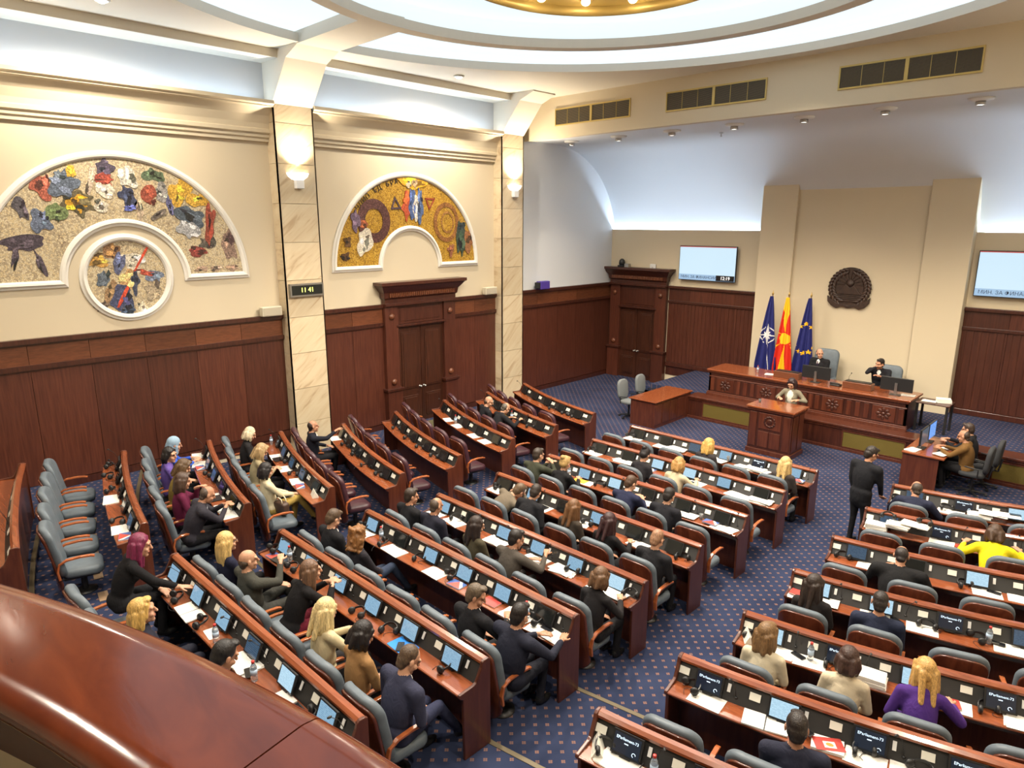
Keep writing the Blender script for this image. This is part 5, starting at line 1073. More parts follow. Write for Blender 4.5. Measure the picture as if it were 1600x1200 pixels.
def finish_people():
    bpy.context.view_layer.update(); dg = bpy.context.evaluated_depsgraph_get(); acc = {}
    for o, prims, mm, (key, role) in PENDING:
        e = o.evaluated_get(dg); me = e.to_mesh(); nv = len(me.vertices); co = np.empty(nv*3); me.vertices.foreach_get('co', co); co = co.reshape(-1, 3)
        npoly = len(me.polygons); ls = np.empty(npoly, int); lt = np.empty(npoly, int); me.polygons.foreach_get('loop_start', ls); me.polygons.foreach_get('loop_total', lt); lv = np.empty(len(me.loops), int); me.loops.foreach_get('vertex_index', lv)
        quad = lv.reshape(-1, 4) if (lt == 4).all() else None
        faces = quad.tolist() if quad is not None else [lv[a:a+b].tolist() for a, b in zip(ls, lt)]
        fc = np.array([co[f].mean(0) for f in faces]) if quad is None else co[quad].mean(1)
        tg, names = prims.tags(fc); e.to_mesh_clear()
        acc.setdefault((key['n'], role), []).append((co, faces, [mm[names[i]] for i in tg], names, tg, mm))
    for o, *_ in PENDING: m = o.data; bpy.data.objects.remove(o); bpy.data.meshes.remove(m)
    roots = {}
    for key in PEOPLE:
        t = thing('person', key['label'], 'person', key['loc'], key['rz']); t.scale = (key['scale'],)*3; roots[key['n']] = t
        if key['hl']:
            a, b, c, d = key['hl']; mb = MB()
            for q in (a, b): mb.tube([(q[0]+.02*math.cos(w_), q[1], q[2]+.016*math.sin(w_)) for w_ in [2*PI*k/10 for k in range(11)]], .0022, 5)
            mb.tube([a, c], .002, 5); mb.tube([b, d], .002, 5); part(mb, 'glasses', M['black'], t)
    for (n, role), lst in acc.items():
        V = []; F = []; mats = []; mi = []
        for co, faces, fm, names, tg, mm in lst:
            off = len(V); V += co.tolist(); F += [[off+i for i in f] for f in faces]; idx = {}
            for nm in names:
                m = mm[nm]
                if m not in mats: mats.append(m)
                idx[names.index(nm)] = mats.index(m)
            mi += [idx[i] for i in tg]
        me = bpy.data.meshes.new(role); me.from_pydata(V, [], F); me.update()
        for m in mats: me.materials.append(m)
        me.polygons.foreach_set('material_index', mi); me.polygons.foreach_set('use_smooth', [True]*len(F)); link(role, me, roots[n])
PV = -.83   # hips behind the ridge line
def sit(row, x, label, **kw):
    # find the place along the row from the world x
    q = ROW[row]; s = (x+8.55) if q['b'] == 'B' else (q['L']-(-9.75-x) if q['b'] == 'C' else x+3.13)
    dv = kw.pop('dv', 0.0); rz = kw.pop('turn', 0.0)
    dv += PULL.get(row, 0)
    for _ in range(4): s += x-at(row, s, PV+dv+.10)[0][0]
    (p, h) = at(row, s, PV+dv); far = math.hypot(p[0], p[1]) > 8.5
    kw.setdefault('detail', 1.35 if far else 1.0); person(label, p, h+rz, **kw)
BLK_ = srgb(26, 26, 30); NAVY = srgb(32, 36, 54); CHAR = srgb(44, 44, 48); WHITE = (.72, .71, .68); DTR = srgb(24, 24, 28)
hb = (70, 50, 34); hblk = (28, 22, 20); hbld = (190, 155, 95); hgry = (120, 110, 98); hdk = (42, 32, 26)
DK = lambda x=.12, y=.42, z=.79: (x, y, z)        # hand resting on the desk
L_ = lambda x, y, z: (x, y, z)
# -- wall block
sit('C2', -12.95, 'woman in light blue headscarf and bright blue jacket at the wall end of the bench', top=srgb(52, 88, 190), trousers=DTR, hair=('hijab', (140, 165, 185)), sk='fair', female=True, lean=.20, lh=(-.16, .42, .80), rh=(.10, .44, .80), hpitch=.15)
sit('C2', -12.30, 'dark-haired woman in lilac jacket beside the headscarfed woman', top=srgb(98, 78, 150), trousers=DTR, hair=('bob', (24, 20, 22)), sk='fair', female=True, lean=.02, hyaw=-.7, hpitch=.05, lh=(-.05, .30, .66), rh=(.12, .30, .68))
sit('C2', -11.60, 'woman with pinned brown hair and mustard top behind the lilac jacket', top=srgb(120, 100, 48), trousers=DTR, hair=('mid', (88, 66, 42)), sk='fair', female=True, lean=.22, hpitch=.5)
sit('C2', -10.85, 'brown-haired woman in maroon jacket holding a hand to her face', top=srgb(92, 26, 56), trousers=DTR, hair=('mid', (70, 50, 38)), sk='fair', female=True, lean=.05, hpitch=.2, lh=(.05, .26, 1.02), rh=(.12, .28, .70))
sit('C2', -10.22, 'grey-haired man in dark plaid suit clasping hands on the bench end', top=srgb(46, 44, 52), trousers=DTR, hair=('fringe', (84, 70, 60)), sk='mid', lean=.40, lh=(-.06, .52, .86), rh=(.05, .52, .86), shirt=(.35, .38, .45), hpitch=.3, bulk=1.08)
sit('C3', -13.0, 'white-blonde woman in dark jacket by the panelled wall', top=srgb(34, 32, 34), trousers=DTR, hair=('bob', (205, 190, 160)), sk='fair', female=True, lean=.12, hpitch=.45)
sit('C3', -11.85, 'blonde woman with cream scarf looking down at her phone', top=srgb(150, 138, 108), trousers=DTR, hair=('mid', (165, 138, 98)), sk='fair', female=True, lean=.15, hpitch=.55, lh=(-.03, .33, .78), rh=(.06, .33, .78))
sit('C3', -10.72, 'black-haired woman in cream jacket with crossed yellow trousers', top=srgb(205, 192, 160), trousers=srgb(178, 150, 80), hair=('bob', (26, 22, 24)), sk='fair', female=True, lean=-.12, hpitch=.3, knees=(.0, .12), lh=(-.05, .30, .68), rh=(.10, .34, .70))
sit('C4', -12.95, 'dark-haired man in navy suit raising his hand near the pillar', top=srgb(28, 30, 40), trousers=DTR, hair=('fringe', (40, 32, 28)), sk='mid', lean=-.05, hpitch=-.05, shirt=WHITE, rh=(.30, .42, 1.10), lh=(-.1, .28, .68), rcurl=.9)
sit('C7', -11.95, 'bald man in dark suit leaning towards his neighbour below the second pillar', top=BLK_, trousers=DTR, hair=('bald', (70, 54, 42)), sk='fair', lean=.15, hyaw=-.6, side=.12, shirt=WHITE)
sit('C7', -11.35, 'grey-haired man in dark suit with arm stretched on the bench below the pillar', top=BLK_, trousers=DTR, hair=('fringe', (90, 84, 76)), sk='fair', lean=.45, hpitch=.4, rh=(.25, .55, .82), lh=(-.1, .48, .80))
# -- middle block, rear rows
sit('B1', -8.28, 'woman with long magenta hair in black suit reaching across the bench', top=srgb(18, 17, 20), trousers=DTR, hair=('long', (112, 30, 66)), sk='fair', female=True, lean=.38, lift=.22, dv=.10, hpitch=.1, hyaw=-.3, rh=(.42, .62, .84), lh=(.12, .40, .80), rcurl=.1, turn=-.15)
sit('B1', -6.86, 'blonde woman in dark jacket just above the balcony rail', top=srgb(28, 30, 44), trousers=srgb(26, 28, 40), hair=('mid', (196, 158, 88)), sk='fair', female=True, lean=-.06, hpitch=-.05, hyaw=-.3, dv=-.04, lift=.08)
sit('B1', -5.45, 'black-haired person whose crown shows above the balcony rail', top=BLK_, trousers=DTR, hair=('short', (24, 20, 20)), lean=.12, hpitch=.4, dv=.06, lift=.17)
sit('B2', -8.25, 'blonde woman with glasses and navy jacket at the aisle bench end', top=srgb(30, 32, 52), trousers=DTR, hair=('long', (205, 172, 108)), sk='fair', female=True, lean=-.05, hpitch=0, hyaw=-.15, glasses=True)
sit('B2', -7.58, 'balding man in grey-green jacket resting his chin on his hand', top=srgb(62, 62, 56), trousers=srgb(58, 58, 54), hair=('bald', (70, 56, 44)), sk='fair', lean=-.10, hpitch=.05, hyaw=-.2, knees=(.10, .0), rh=(.06, .34, 1.02), lh=(-.02, .30, .72))
sit('B2', -6.86, 'woman with ombre brown hair in black and maroon leaning on the bench', top=srgb(20, 18, 20), trousers=srgb(92, 18, 36), hair=('long', (104, 76, 56)), sk='fair', female=True, lean=.42, hpitch=-.05, hyaw=-.2, dv=.10, lift=.04, lh=(-.02, .50, .90), rh=(.10, .50, .90))
sit('B2', -5.92, 'platinum blonde woman in cream jacket holding a phone', top=srgb(196, 182, 146), trousers=srgb(40, 38, 40), hair=('long', (214, 192, 138)), sk='fair', female=True, lean=.02, hpitch=.35, rh=(.10, .34, .84), lh=(-.02, .34, .82))
sit('B2', -5.28, 'woman with black bob in tan jacket next to the navy suit', top=srgb(148, 112, 72), trousers=srgb(28, 26, 28), hair=('bob', (26, 20, 20)), sk='fair', female=True, lean=.06, hpitch=.5, hyaw=-.2)
sit('B2', -4.66, 'short-haired man in navy suit at the near aisle end', top=srgb(50, 52, 72), trousers=srgb(46, 50, 74), hair=('shave', (84, 66, 50)), sk='fair', lean=.22, hpitch=.5, hyaw=-.3, shirt=WHITE, collar=WHITE, knees=(.0, .06), bulk=1.05)
sit('B3', -8.20, 'young man in black suit bowing his head beside curly-haired woman', top=BLK_, trousers=DTR, hair=('short', (80, 62, 46)), sk='fair', lean=.02, hpitch=.6, shirt=WHITE)
sit('B3', -7.46, 'woman with curly auburn hair and dark jacket', top=srgb(38, 36, 42), trousers=srgb(44, 54, 74), hair=('curly', (128, 86, 44)), sk='fair', female=True, lean=-.08, hpitch=.15, knees=(.0, .10))
sit('B3', -5.20, 'grey-templed man in dark suit turning to his right-hand neighbour', top=srgb(26, 26, 30), trousers=DTR, hair=('short', (96, 82, 66)), sk='mid', lean=.06, hyaw=-.9, hpitch=.35, shirt=WHITE, rh=(.22, .34, .84))
sit('B3', -4.58, 'black-haired man in dark navy suit stretching an arm along the bench', top=srgb(32, 34, 48), trousers=srgb(28, 30, 40), hair=('short', (30, 24, 22)), sk='mid', lean=.18, hpitch=.3, shirt=WHITE, collar=WHITE, rh=(.28, .50, .80), lh=(.0, .42, .80), bulk=1.08, rcurl=.15)
sit('B4', -8.35, 'dark-haired man in black suit at the left bench end', top=BLK_, trousers=DTR, hair=('short', (54, 42, 34)), sk='mid', lean=.05, hyaw=-.4, hpitch=.15, shirt=WHITE)
sit('B4', -7.78, 'man with greying short hair in navy suit seen from behind', top=srgb(34, 34, 46), trousers=DTR, hair=('fringe', (80, 66, 54)), sk='mid', lean=.12, hpitch=.3, shirt=WHITE)
sit('B4', -6.80, 'long dark-haired woman in olive jacket', top=srgb(72, 66, 50), trousers=DTR, hair=('long', (44, 32, 28)), sk='fair', female=True, lean=.05, hpitch=.25, hyaw=-.4)
sit('B4', -6.12, 'black-haired man in grey suit holding a phone over the bench', top=srgb(74, 68, 62), trousers=srgb(52, 48, 46), hair=('short', (32, 26, 24)), sk='mid', lean=.25, hpitch=.3, hyaw=-.4, rh=(.30, .46, .90), lh=(.05, .40, .78), shirt=(.2, .2, .22))
sit('B4', -4.60, 'brown-haired woman in black with grey scarf reading at the bench end', top=srgb(34, 32, 34), trousers=DTR, hair=('bob', (98, 70, 46)), sk='fair', female=True, lean=.15, hpitch=.5, rh=(.14, .38, .80))
sit('B5', -7.95, 'man in taupe jacket bending far forward over the bench', top=srgb(104, 94, 80), trousers=DTR, hair=('short', (96, 76, 56)), sk='fair', lean=.80, side=.35, hpitch=.5, lh=(.0, .55, .82), rh=(.22, .58, .82), dv=.02)
sit('B5', -7.15, 'dark-haired man in black suit huddling with the taupe jacket', top=BLK_, trousers=DTR, hair=('short', (44, 34, 28)), sk='fair', lean=.40, hpitch=.5, hyaw=.3, shirt=WHITE)
sit('B5', -6.20, 'woman with very long wavy brown hair', top=srgb(60, 52, 44), trousers=DTR, hair=('long', (108, 74, 44)), sk='fair', female=True, lean=.15, hpitch=.35)
sit('B5', -5.50, 'woman with dark red hair in black top', top=srgb(26, 24, 26), trousers=DTR, hair=('long', (52, 26, 28)), sk='fair', female=True, lean=.10, hpitch=.45, rh=(.20, .36, .80))
sit('B5', -4.68, 'bald man in black suit at the aisle end', top=srgb(30, 30, 34), trousers=srgb(30, 30, 34), hair=('shave', (150, 112, 84)), sk='fair', lean=.12, hpitch=.55, shirt=WHITE, collar=WHITE)
sit('B6', -8.28, 'man in dark green jacket talking over his hands', top=srgb(54, 56, 44), trousers=DTR, hair=('short', (56, 46, 38)), sk='fair', lean=.20, hpitch=.2, hyaw=-.2, lh=(.05, .38, .95), rh=(.14, .38, .98))
sit('B6', -7.62, 'woman with blonde bun in black jacket beside green-jacketed man', top=srgb(26, 26, 28), trousers=DTR, hair=('bun', (178, 146, 92)), sk='fair', female=True, lean=.22, hpitch=.3, rh=(.12, .42, .80))
sit('B6', -6.22, 'dark-haired man in navy jacket leaning over papers', top=srgb(34, 38, 62), trousers=DTR, hair=('short', (74, 52, 36)), sk='fair', lean=.35, hpitch=.55, hyaw=-.3, lh=(-.1, .46, .80), rh=(.12, .46, .80))
sit('B6', -5.42, 'man with cropped black hair leaning over loose papers', top=srgb(28, 28, 34), trousers=DTR, hair=('short', (30, 24, 22)), sk='fair', lean=.22, hpitch=.5)
sit('B7', -6.84, 'woman with black topknot bending over documents', top=srgb(34, 32, 36), trousers=DTR, hair=('bun', (26, 20, 22)), sk='fair', female=True, lean=.22, hpitch=.6)
sit('B7', -6.08, 'blonde woman in cream jacket with papers and tablet', top=srgb(196, 180, 150), trousers=DTR, hair=('bob', (176, 134, 78)), sk='fair', female=True, lean=.18, hpitch=.4, rh=(.22, .42, .82))
sit('B8', -6.25, 'blonde woman in the front bench facing the lectern', top=srgb(50, 46, 48), trousers=DTR, hair=('mid', (200, 160, 88)), sk='fair', female=True, lean=.16, hpitch=.3)
sit('B8', -4.68, 'long-haired blonde woman at the right end of the front bench', top=srgb(60, 54, 52), trousers=DTR, hair=('long', (206, 174, 116)), sk='fair', female=True, lean=.10, hpitch=.3)
# -- right block
sit('A2', -1.72, 'dark-haired man in navy trousers at the bottom edge', top=srgb(36, 38, 54), trousers=srgb(50, 50, 78), hair=('short', (38, 30, 26)), sk='mid', lean=.02, hpitch=.4, shirt=WHITE, legspread=.08, twist=.2)
sit('A3', -2.58, 'woman with highlighted brown hair and cream blazer', top=srgb(206, 194, 168), trousers=DTR, hair=('mid', (122, 92, 58)), sk='fair', female=True, lean=.10, hpitch=.25, hyaw=-.3)
sit('A3', -1.80, 'woman with dark brown bob and cream top', top=srgb(200, 186, 160), trousers=DTR, hair=('bob', (62, 40, 32)), sk='fair', female=True, lean=.12, hpitch=.45)
sit('A3', -1.16, 'woman with long golden hair in purple top', top=srgb(74, 44, 120), trousers=DTR, hair=('long', (192, 150, 86)), sk='fair', female=True, lean=.30, hpitch=.35, hyaw=.3, dv=.02, lift=.06, rh=(.28, .40, .80))
sit('A4', -2.62, 'dark long-haired woman low in her chair at the aisle', top=srgb(40, 36, 36), trousers=DTR, hair=('long', (46, 34, 28)), sk='fair', female=True, lean=.06, hpitch=.3, hyaw=-.4)
sit('A4', -1.92, 'man with cropped dark hair sitting behind a white sheet', top=srgb(34, 40, 60), trousers=srgb(40, 46, 70), hair=('shave', (40, 32, 28)), sk='mid', lean=.08, hpitch=.4)
sit('A5', -2.08, 'man with thinning black hair in wide black jacket', top=srgb(24, 24, 26), trousers=DTR, hair=('fringe', (38, 30, 28)), sk='mid', lean=.35, hpitch=.55, bulk=1.2, lh=(-.18, .46, .82), rh=(.22, .42, .80), shirt=WHITE)
sit('A6', -1.30, 'person in bright yellow jacket with short brown hair', top=srgb(228, 210, 30), trousers=DTR, hair=('bob', (70, 48, 32)), sk='fair', female=True, lean=.45, hpitch=.5, dv=.04, bulk=1.15, lh=(-.32, .40, .84), rh=(.34, .40, .84))
sit('A7', -2.62, 'balding man in navy suit beneath the standing man', top=srgb(38, 42, 62), trousers=DTR, hair=('fringe', (70, 58, 50)), sk='mid', lean=.32, hpitch=.3, hyaw=.3, shirt=WHITE, lh=(-.2, .46, .80), rh=(.25, .42, .80))
sit('A7', -.62, 'brown-haired person cut by the right edge of the front bench', top=srgb(60, 48, 40), trousers=DTR, hair=('short', (96, 66, 40)), sk='mid', lean=.15, hpitch=.4)
# -- standing and stage people
person('man in black suit standing in the aisle beside the right benches', (-3.42, 12.18, 0), -.35, top=srgb(24, 25, 30), trousers=srgb(20, 20, 24), hair=('short', (40, 32, 28)), sk='mid', standing=True, lean=.14, hpitch=.5, hyaw=-.35, shirt=WHITE, lh=(-.20, .10, .82), rh=(.18, .26, .88), bulk=1.05, detail=1.25)
def scarfed(P, H, p, up, fwd, rt, hl, HR): P.ell('shirt', p+up*.33+fwd*.10, (.075, .045, .15), None)
person('dark-haired woman in grey tweed blazer speaking at the lectern', (-6.55, 16.72, 0), PI+.05, top=srgb(128, 122, 104), trousers=DTR, hair=('bob', (46, 26, 28)), sk='fair', female=True, standing=True, lean=.08, hpitch=.55, shirt=(.70, .66, .56), lh=(-.22, .22, 1.22), rh=(.22, .22, 1.22), extra=scarfed, detail=1.3)
person('presiding man in black suit and tie looking aside before the flags', (-6.86, 19.28, PLAT), PI-.15, top=srgb(24, 24, 28), trousers=DTR, hair=('fringe', (58, 44, 36)), sk='fair', lean=.06, hyaw=.8, hpitch=.1, shirt=WHITE, collar=WHITE, tie=srgb(50, 30, 60), detail=1.3, lift=.15)
person('dark-haired man resting his cheek on his hand at the long desk', (-5.30, 19.22, PLAT), PI+.1, top=srgb(28, 28, 34), trousers=DTR, hair=('short', (30, 24, 22)), sk='mid', lean=.22, hyaw=-.5, hpitch=.15, shirt=WHITE, rh=(.06, .28, 1.20), lh=(-.08, .36, .98), detail=1.3, lift=.13)
person('clerk in brown corduroy jacket working at the computer', (-2.62, 16.25, 0), PI/2, top=srgb(110, 80, 42), trousers=srgb(24, 24, 28), hair=('fringe', (66, 52, 42)), sk='mid', lean=.12, hpitch=.2, lh=(-.12, .46, .84), rh=(.14, .44, .84), detail=1.25, bulk=1.05)
person('bespectacled clerk in black jacket typing behind brown jacket', (-2.66, 16.90, 0), PI/2, top=srgb(26, 26, 30), trousers=DTR, hair=('short', (60, 46, 38)), sk='fair', lean=.14, hpitch=.15, lh=(-.12, .46, .84), rh=(.14, .46, .84), detail=1.25, glasses=True)
finish_people()
ITEMS = """bottle C3 -13.60 6.26;paper C3 -12.43 5.94;tablet C3 -12.25 5.85;hs C3 -12.06 5.92;paper C3 -11.68 5.76;hs C3 -11.25 5.70;paper C3 -10.93 5.60;booklet C3 -10.66 5.49;tent C3 -10.11 5.53;paper C4 -13.06 7.58;hs C4 -12.56 7.64;hs C4 -11.86 7.45;hs C4 -11.12 7.19;hs C4 -10.43 7.13;hs C5 -12.65 9.12;hs C5 -11.95 8.99;hs C5 -11.17 8.78;hs C5 -10.51 8.64;paper C6 -12.39 10.50;paper C6 -11.83 10.34;paper C6 -11.00 10.09;paper C6 -10.52 9.99;bottle C6 -12.05 10.53;yellow C7 -11.64 11.88;bottle C7 -11.33 11.80;hs C7 -11.20 11.73;hs C7 -10.51 11.70;hs C8 -11.20 13.17;hs C8 -10.67 13.02;hs C8 -10.45 13.11;hs B2 -8.46 3.85;booklet B2 -8.27 3.76;tablet B2 -8.10 3.72;bottle B2 -7.97 3.95;hs B2 -7.78 3.72;hs B2 -6.24 3.80;hs B2 -5.69 3.86;folder B2 -5.39 3.83;phone B2 -5.39 3.75;hs B2 -4.80 3.90;papers B3 -8.51 5.29;hs B3 -8.60 5.42;bottle B3 -7.92 5.35;hs B3 -7.80 5.24;papers B3 -7.47 5.18;hs B3 -6.99 5.36;paper B3 -6.58 5.24;hs B3 -6.36 5.30;booklet B3 -6.14 5.24;hs B3 -5.78 5.31;notebook B3 -5.51 5.28;papers B3 -5.09 5.36;bottle B3 -4.95 5.31;hs B3 -4.84 5.45;paper B3 -4.69 5.30;phone B3 -4.63 5.35;paper B3 -4.52 5.42;paper B4 -8.34 6.76;phone B4 -8.34 6.68;papers B4 -7.83 6.74;hs B4 -7.87 6.80;phone B4 -7.38 6.66;bottle B4 -7.44 6.80;paper B4 -6.92 6.68;papers B4 -6.87 6.72;hs B4 -6.35 6.82;papers B4 -6.03 6.70;papers B4 -5.57 6.74;hs B4 -5.42 6.77;papers B4 -4.89 6.80;papers B4 -4.67 6.87;hs B4 -4.46 6.77;paper B5 -8.54 8.17;hs B5 -8.44 8.23;paper B5 -7.23 8.21;tablet B5 -7.26 8.25;bottle B5 -6.68 8.31;hs B5 -6.52 8.12;paper B5 -6.37 8.07;hs B5 -6.25 8.12;paper B5 -5.27 8.28;hs B5 -4.55 8.20;paper B6 -8.08 9.68;bottle B6 -7.87 9.69;yellow B6 -7.55 9.64;paper B6 -7.43 9.58;hs B6 -7.13 9.69;papers B6 -6.51 9.57;papers B6 -6.15 9.63;papers B6 -5.57 9.70;paper B6 -5.27 9.64;glass B6 -5.05 9.92;booklet B6 -4.85 9.75;papers B6 -4.62 9.71;papers B7 -8.46 11.17;hs B7 -8.53 11.29;papers B7 -7.61 11.07;papers B7 -7.34 11.25;booklet B7 -6.95 11.01;book B7 -6.25 11.18;phone B7 -6.04 10.98;paper B7 -5.92 11.02;papers B7 -5.12 11.13;papers B7 -4.69 11.05;papers B7 -4.68 11.15;papers B8 -8.55 12.55;hs B8 -8.72 12.78;papers B8 -7.51 12.49;papers B8 -7.21 12.50;papers B8 -6.51 12.38;papers B8 -6.23 12.40;glass B8 -6.04 12.73;papers B8 -5.65 12.55;papers B8 -5.36 12.64;papers B8 -5.41 12.63;papers B8 -4.79 12.62;booklet B8 -4.60 12.72;papers A7 -3.27 13.00;hs A7 -3.23 13.13;papers A7 -2.22 13.29;hs A7 -2.30 13.31;stack A7 -1.86 13.41;papers A7 -1.70 13.39;paper A7 -1.52 13.60;phone A7 -1.41 13.60;stack A6 -3.00 11.57;stack A6 -2.63 11.70;hs A6 -2.78 11.76;papers A6 -2.39 11.72;hs A6 -2.30 11.76;paper A6 -2.06 11.73;red A6 -1.83 11.91;hs A5 -2.93 10.08;paper A5 -2.58 10.10;hs A5 -1.49 10.51;paper A5 -1.27 10.54;phone A5 -1.19 10.52;paper A5 -0.90 10.77;papers A4 -3.06 8.49;notebook A4 -3.08 8.60;paper A4 -2.68 8.64;paper A4 -2.12 8.77;phone A4 -1.89 8.70;paper A4 -1.64 8.85;hs A4 -1.59 8.93;hs A4 -1.12 9.03;bottle A4 -1.01 9.20;phone A4 -0.93 8.99;papers A4 -0.76 9.19;tent A3 -3.07 7.10;hs A3 -2.95 7.18;paper A3 -2.66 7.08;phone A3 -2.46 7.12;paper A3 -2.34 7.21;bottle A3 -2.34 7.39;hs A3 -2.11 7.32;stack A3 -1.76 7.45;notebook A3 -1.10 7.54;paper A3 -1.05 7.53;hs A3 -0.76 7.76;papers A3 -0.47 7.78;hs A2 -2.93 5.70;paper A2 -2.75 5.59;openbook A2 -2.20 5.73;phone A2 -1.87 5.72;books A2 -1.68 5.87;paper A2 -1.39 5.94;hs A2 -1.40 6.02;paper A2 -1.05 6.12;hs A2 -0.99 6.16;paper A2 -0.78 6.24;tent A1 -3.05 4.18;hs A1 -2.93 4.17;papers A1 -2.75 4.21;bottle A1 -2.50 4.32;pen A1 -2.62 4.25;phone B1 -8.40 2.33;paper B1 -8.26 2.37;tablet B1 -8.21 2.34;hs B1 -7.83 2.31;openbook B1 -7.43 2.29;hs B1 -7.12 2.31;envelope B1 -6.85 2.24;bottle B1 -6.66 2.32;papers B1 -6.10 2.35;phone B1 -5.90 2.31;bottle B1 -5.78 2.24;notepad B1 -5.33 2.40;tablet B1 -5.08 2.42;hs B1 -4.94 2.43;papers B1 -4.51 2.54;paper C2 -13.28 4.79;paper C2 -12.68 4.50;booklet C2 -12.43 4.45;hs C2 -11.95 4.42;paper C2 -10.89 4.12;tablet C2 -10.81 4.08;paper C2 -10.36 4.01;paper C2 -10.05 4.02;hs C1 -13.34 3.16;hs C1 -12.66 2.98;hs C1 -11.96 2.83;papers C1 -11.55 2.71;hs C1 -10.54 2.55;paper C1 -10.30 2.49;booklet C1 -10.01 2.52"""
# ================================================================ THINGS ON THE DESKS
def sheets(n, w, d, th, mat, jit, seed):
    rr = random.Random(seed); out = []
    for k in range(n):
        mb = MB(); a = rr.uniform(-jit, jit); c, s = math.cos(a), math.sin(a); ox, oy = rr.uniform(-jit, jit)*.12, rr.uniform(-jit, jit)*.08
        nx = 4; z0 = k*th; vs = []
        for zz in (z0+.0003, z0+th):
            for j in (0, 1):
                for i in range(nx+1): x = -w/2+w*i/nx; y = -d/2+d*j; vs.append((ox+x*c-y*s, oy+x*s+y*c, zz+.0015*math.sin(i*1.7+k)*(zz > z0+.001)))
        m = nx+1; mb.add(vs, [(2*m+i, 2*m+i+1, 3*m+i+1, 3*m+i) for i in range(nx)]+[(i+1, i, m+i, m+i+1) for i in range(nx)]+[(i, i+1, 2*m+i+1, 2*m+i) for i in range(nx)]+[(m+i+1, m+i, 3*m+i, 3*m+i+1) for i in range(nx)]+[(0, 2*m, 3*m, m), (nx, m+nx, 3*m+nx, 2*m+nx)])
        out.append(mb.mesh('sheet', mat))
    return out
PAPV = [sheets(1, .30, .212, .004, M['paper'], .03, 1), sheets(1, .30, .212, .004, M['blank'], .03, 2), sheets(1, .297, .205, .006, M['paper'], .02, 9)]
PAPS = [sheets(3, .30, .210, .004, M['paper'], .16, 3), sheets(2, .30, .210, .006, M['blank'], .2, 4), sheets(3, .30, .205, .007, M['paper'], .22, 5)]
STK = [sheets(6, .30, .212, .016, M['paper'], .10, 6), sheets(5, .31, .21, .014, M['blank'], .16, 7)]
pm = lambda n, c, r=.5, **k: plain(n, c, r, **k)
hs_band = MB().sweep([(-.010, -.004), (.010, -.004), (.010, .004), (-.010, .004)], [(lambda a, b, t=t: ((.078+b)*math.cos(t), (.078+b)*math.sin(t)*1.05, .030+a+.028*math.sin(t))) for t in [PI*k/16 for k in range(17)]]).mesh('headband', M['black'], False)
hs_cup = MB().lathe([(.0, -.016), (.030, -.016), (.036, -.006), (.036, .006), (.028, .016), (.0, .016)], n=14, mat=Matrix.Rotation(PI/2, 3, 'Y') @ Matrix.Rotation(.5, 3, 'X')).mesh('ear_cup', M['black'], True)
def cable(seed):
    rr = random.Random(seed); a = rr.uniform(0, 6); pts = [(.08+.017*k*math.cos(a+.55*k)*.9, -.02+.014*k*math.sin(a+.55*k)*.5, .004) for k in range(10)]; return MB().tube(pts, .0022, 5).mesh('cable', M['black'], True)
CAB = [cable(k) for k in range(4)]
clear = pm('clear bottle plastic', (.86, .90, .93), .08, trans=.85); water_label = pm('bottle label', (.45, .58, .75), .5); capred = pm('red bottle cap', (.50, .035, .03), .4)
bt_body = MB().lathe([(.026, 0), (.030, .006), (.030, .05), (.027, .055), (.030, .06), (.030, .125), (.026, .145), (.013, .168), (.012, .180), (.012, .182)], n=16).mesh('bottle_body', clear, True)
bt_lab = MB().lathe([(.0305, .066), (.0305, .118), (.0302, .118), (.0302, .066)], n=16).mesh('bottle_label', water_label, True); bt_cap = MB().lathe([(.0145, .176), (.0145, .196), (.010, .198), (0, .198)], n=14).mesh('bottle_cap', capred, True)
def slab(w, d, h, mat, name='slab', r=.006):
    mb = MB(); pad(mb, [(x, z-d/2) for x, z in rounded(w, d, min(.012, w/4), 3)], h, min(.002, h/3), lambda x, dd, z: (x, z, dd)); return mb.mesh(name, mat, False)
ph_body = slab(.076, .158, .009, M['black'], 'phone_body'); ph_glass = slab(.068, .148, .0006, M['blackgloss'], 'phone_glass')
tb_body = slab(.25, .175, .009, M['black'], 'tablet_body'); tb_glass = slab(.225, .152, .0006, M['blackgloss'], 'tablet_glass')
bk_pages = MB().box(-.10, .10, -.145, .145, .001, .014).mesh('pages', M['blank'])
def cover(nm, c): return slab(.21, .297, .0016, pm(nm, c, .35), 'cover')
COV = {'red': cover('red cover', (.42, .05, .04)), 'blue': cover('blue cover', (.06, .12, .34)), 'black': cover('black cover', (.02, .02, .022))}
bl_tri = MB().prism([(-.10, -.14), (.10, .0), (-.10, .14)], lambda p, t: (p[0], p[1], t), .0, .0008).mesh('printed_wedge', pm('red print', (.50, .07, .05), .4)); bl_bar = MB().prism([(-.10, -.145), (-.02, -.145), (.10, -.05), (.10, .02)], lambda p, t: (p[0], p[1], t), .0, .0007).mesh('printed_band', pm('white print', (.7, .7, .68), .4))
tent_m = MB().prism([(-.055, 0), (.055, 0), (0, .105)], lambda p, t: (t, p[0], p[1]), -.11, .11).mesh('folded_card', M['card']); tent_l = [MB().obox((0, 0, 0), (.085, .001, .006)).mesh('printed_line', pm('grey print', (.22, .22, .22), .7))]
gl_m = MB().lathe([(.026, 0), (.032, .10), (.029, .10), (.024, .008)], n=14).mesh('tumbler', clear, True)
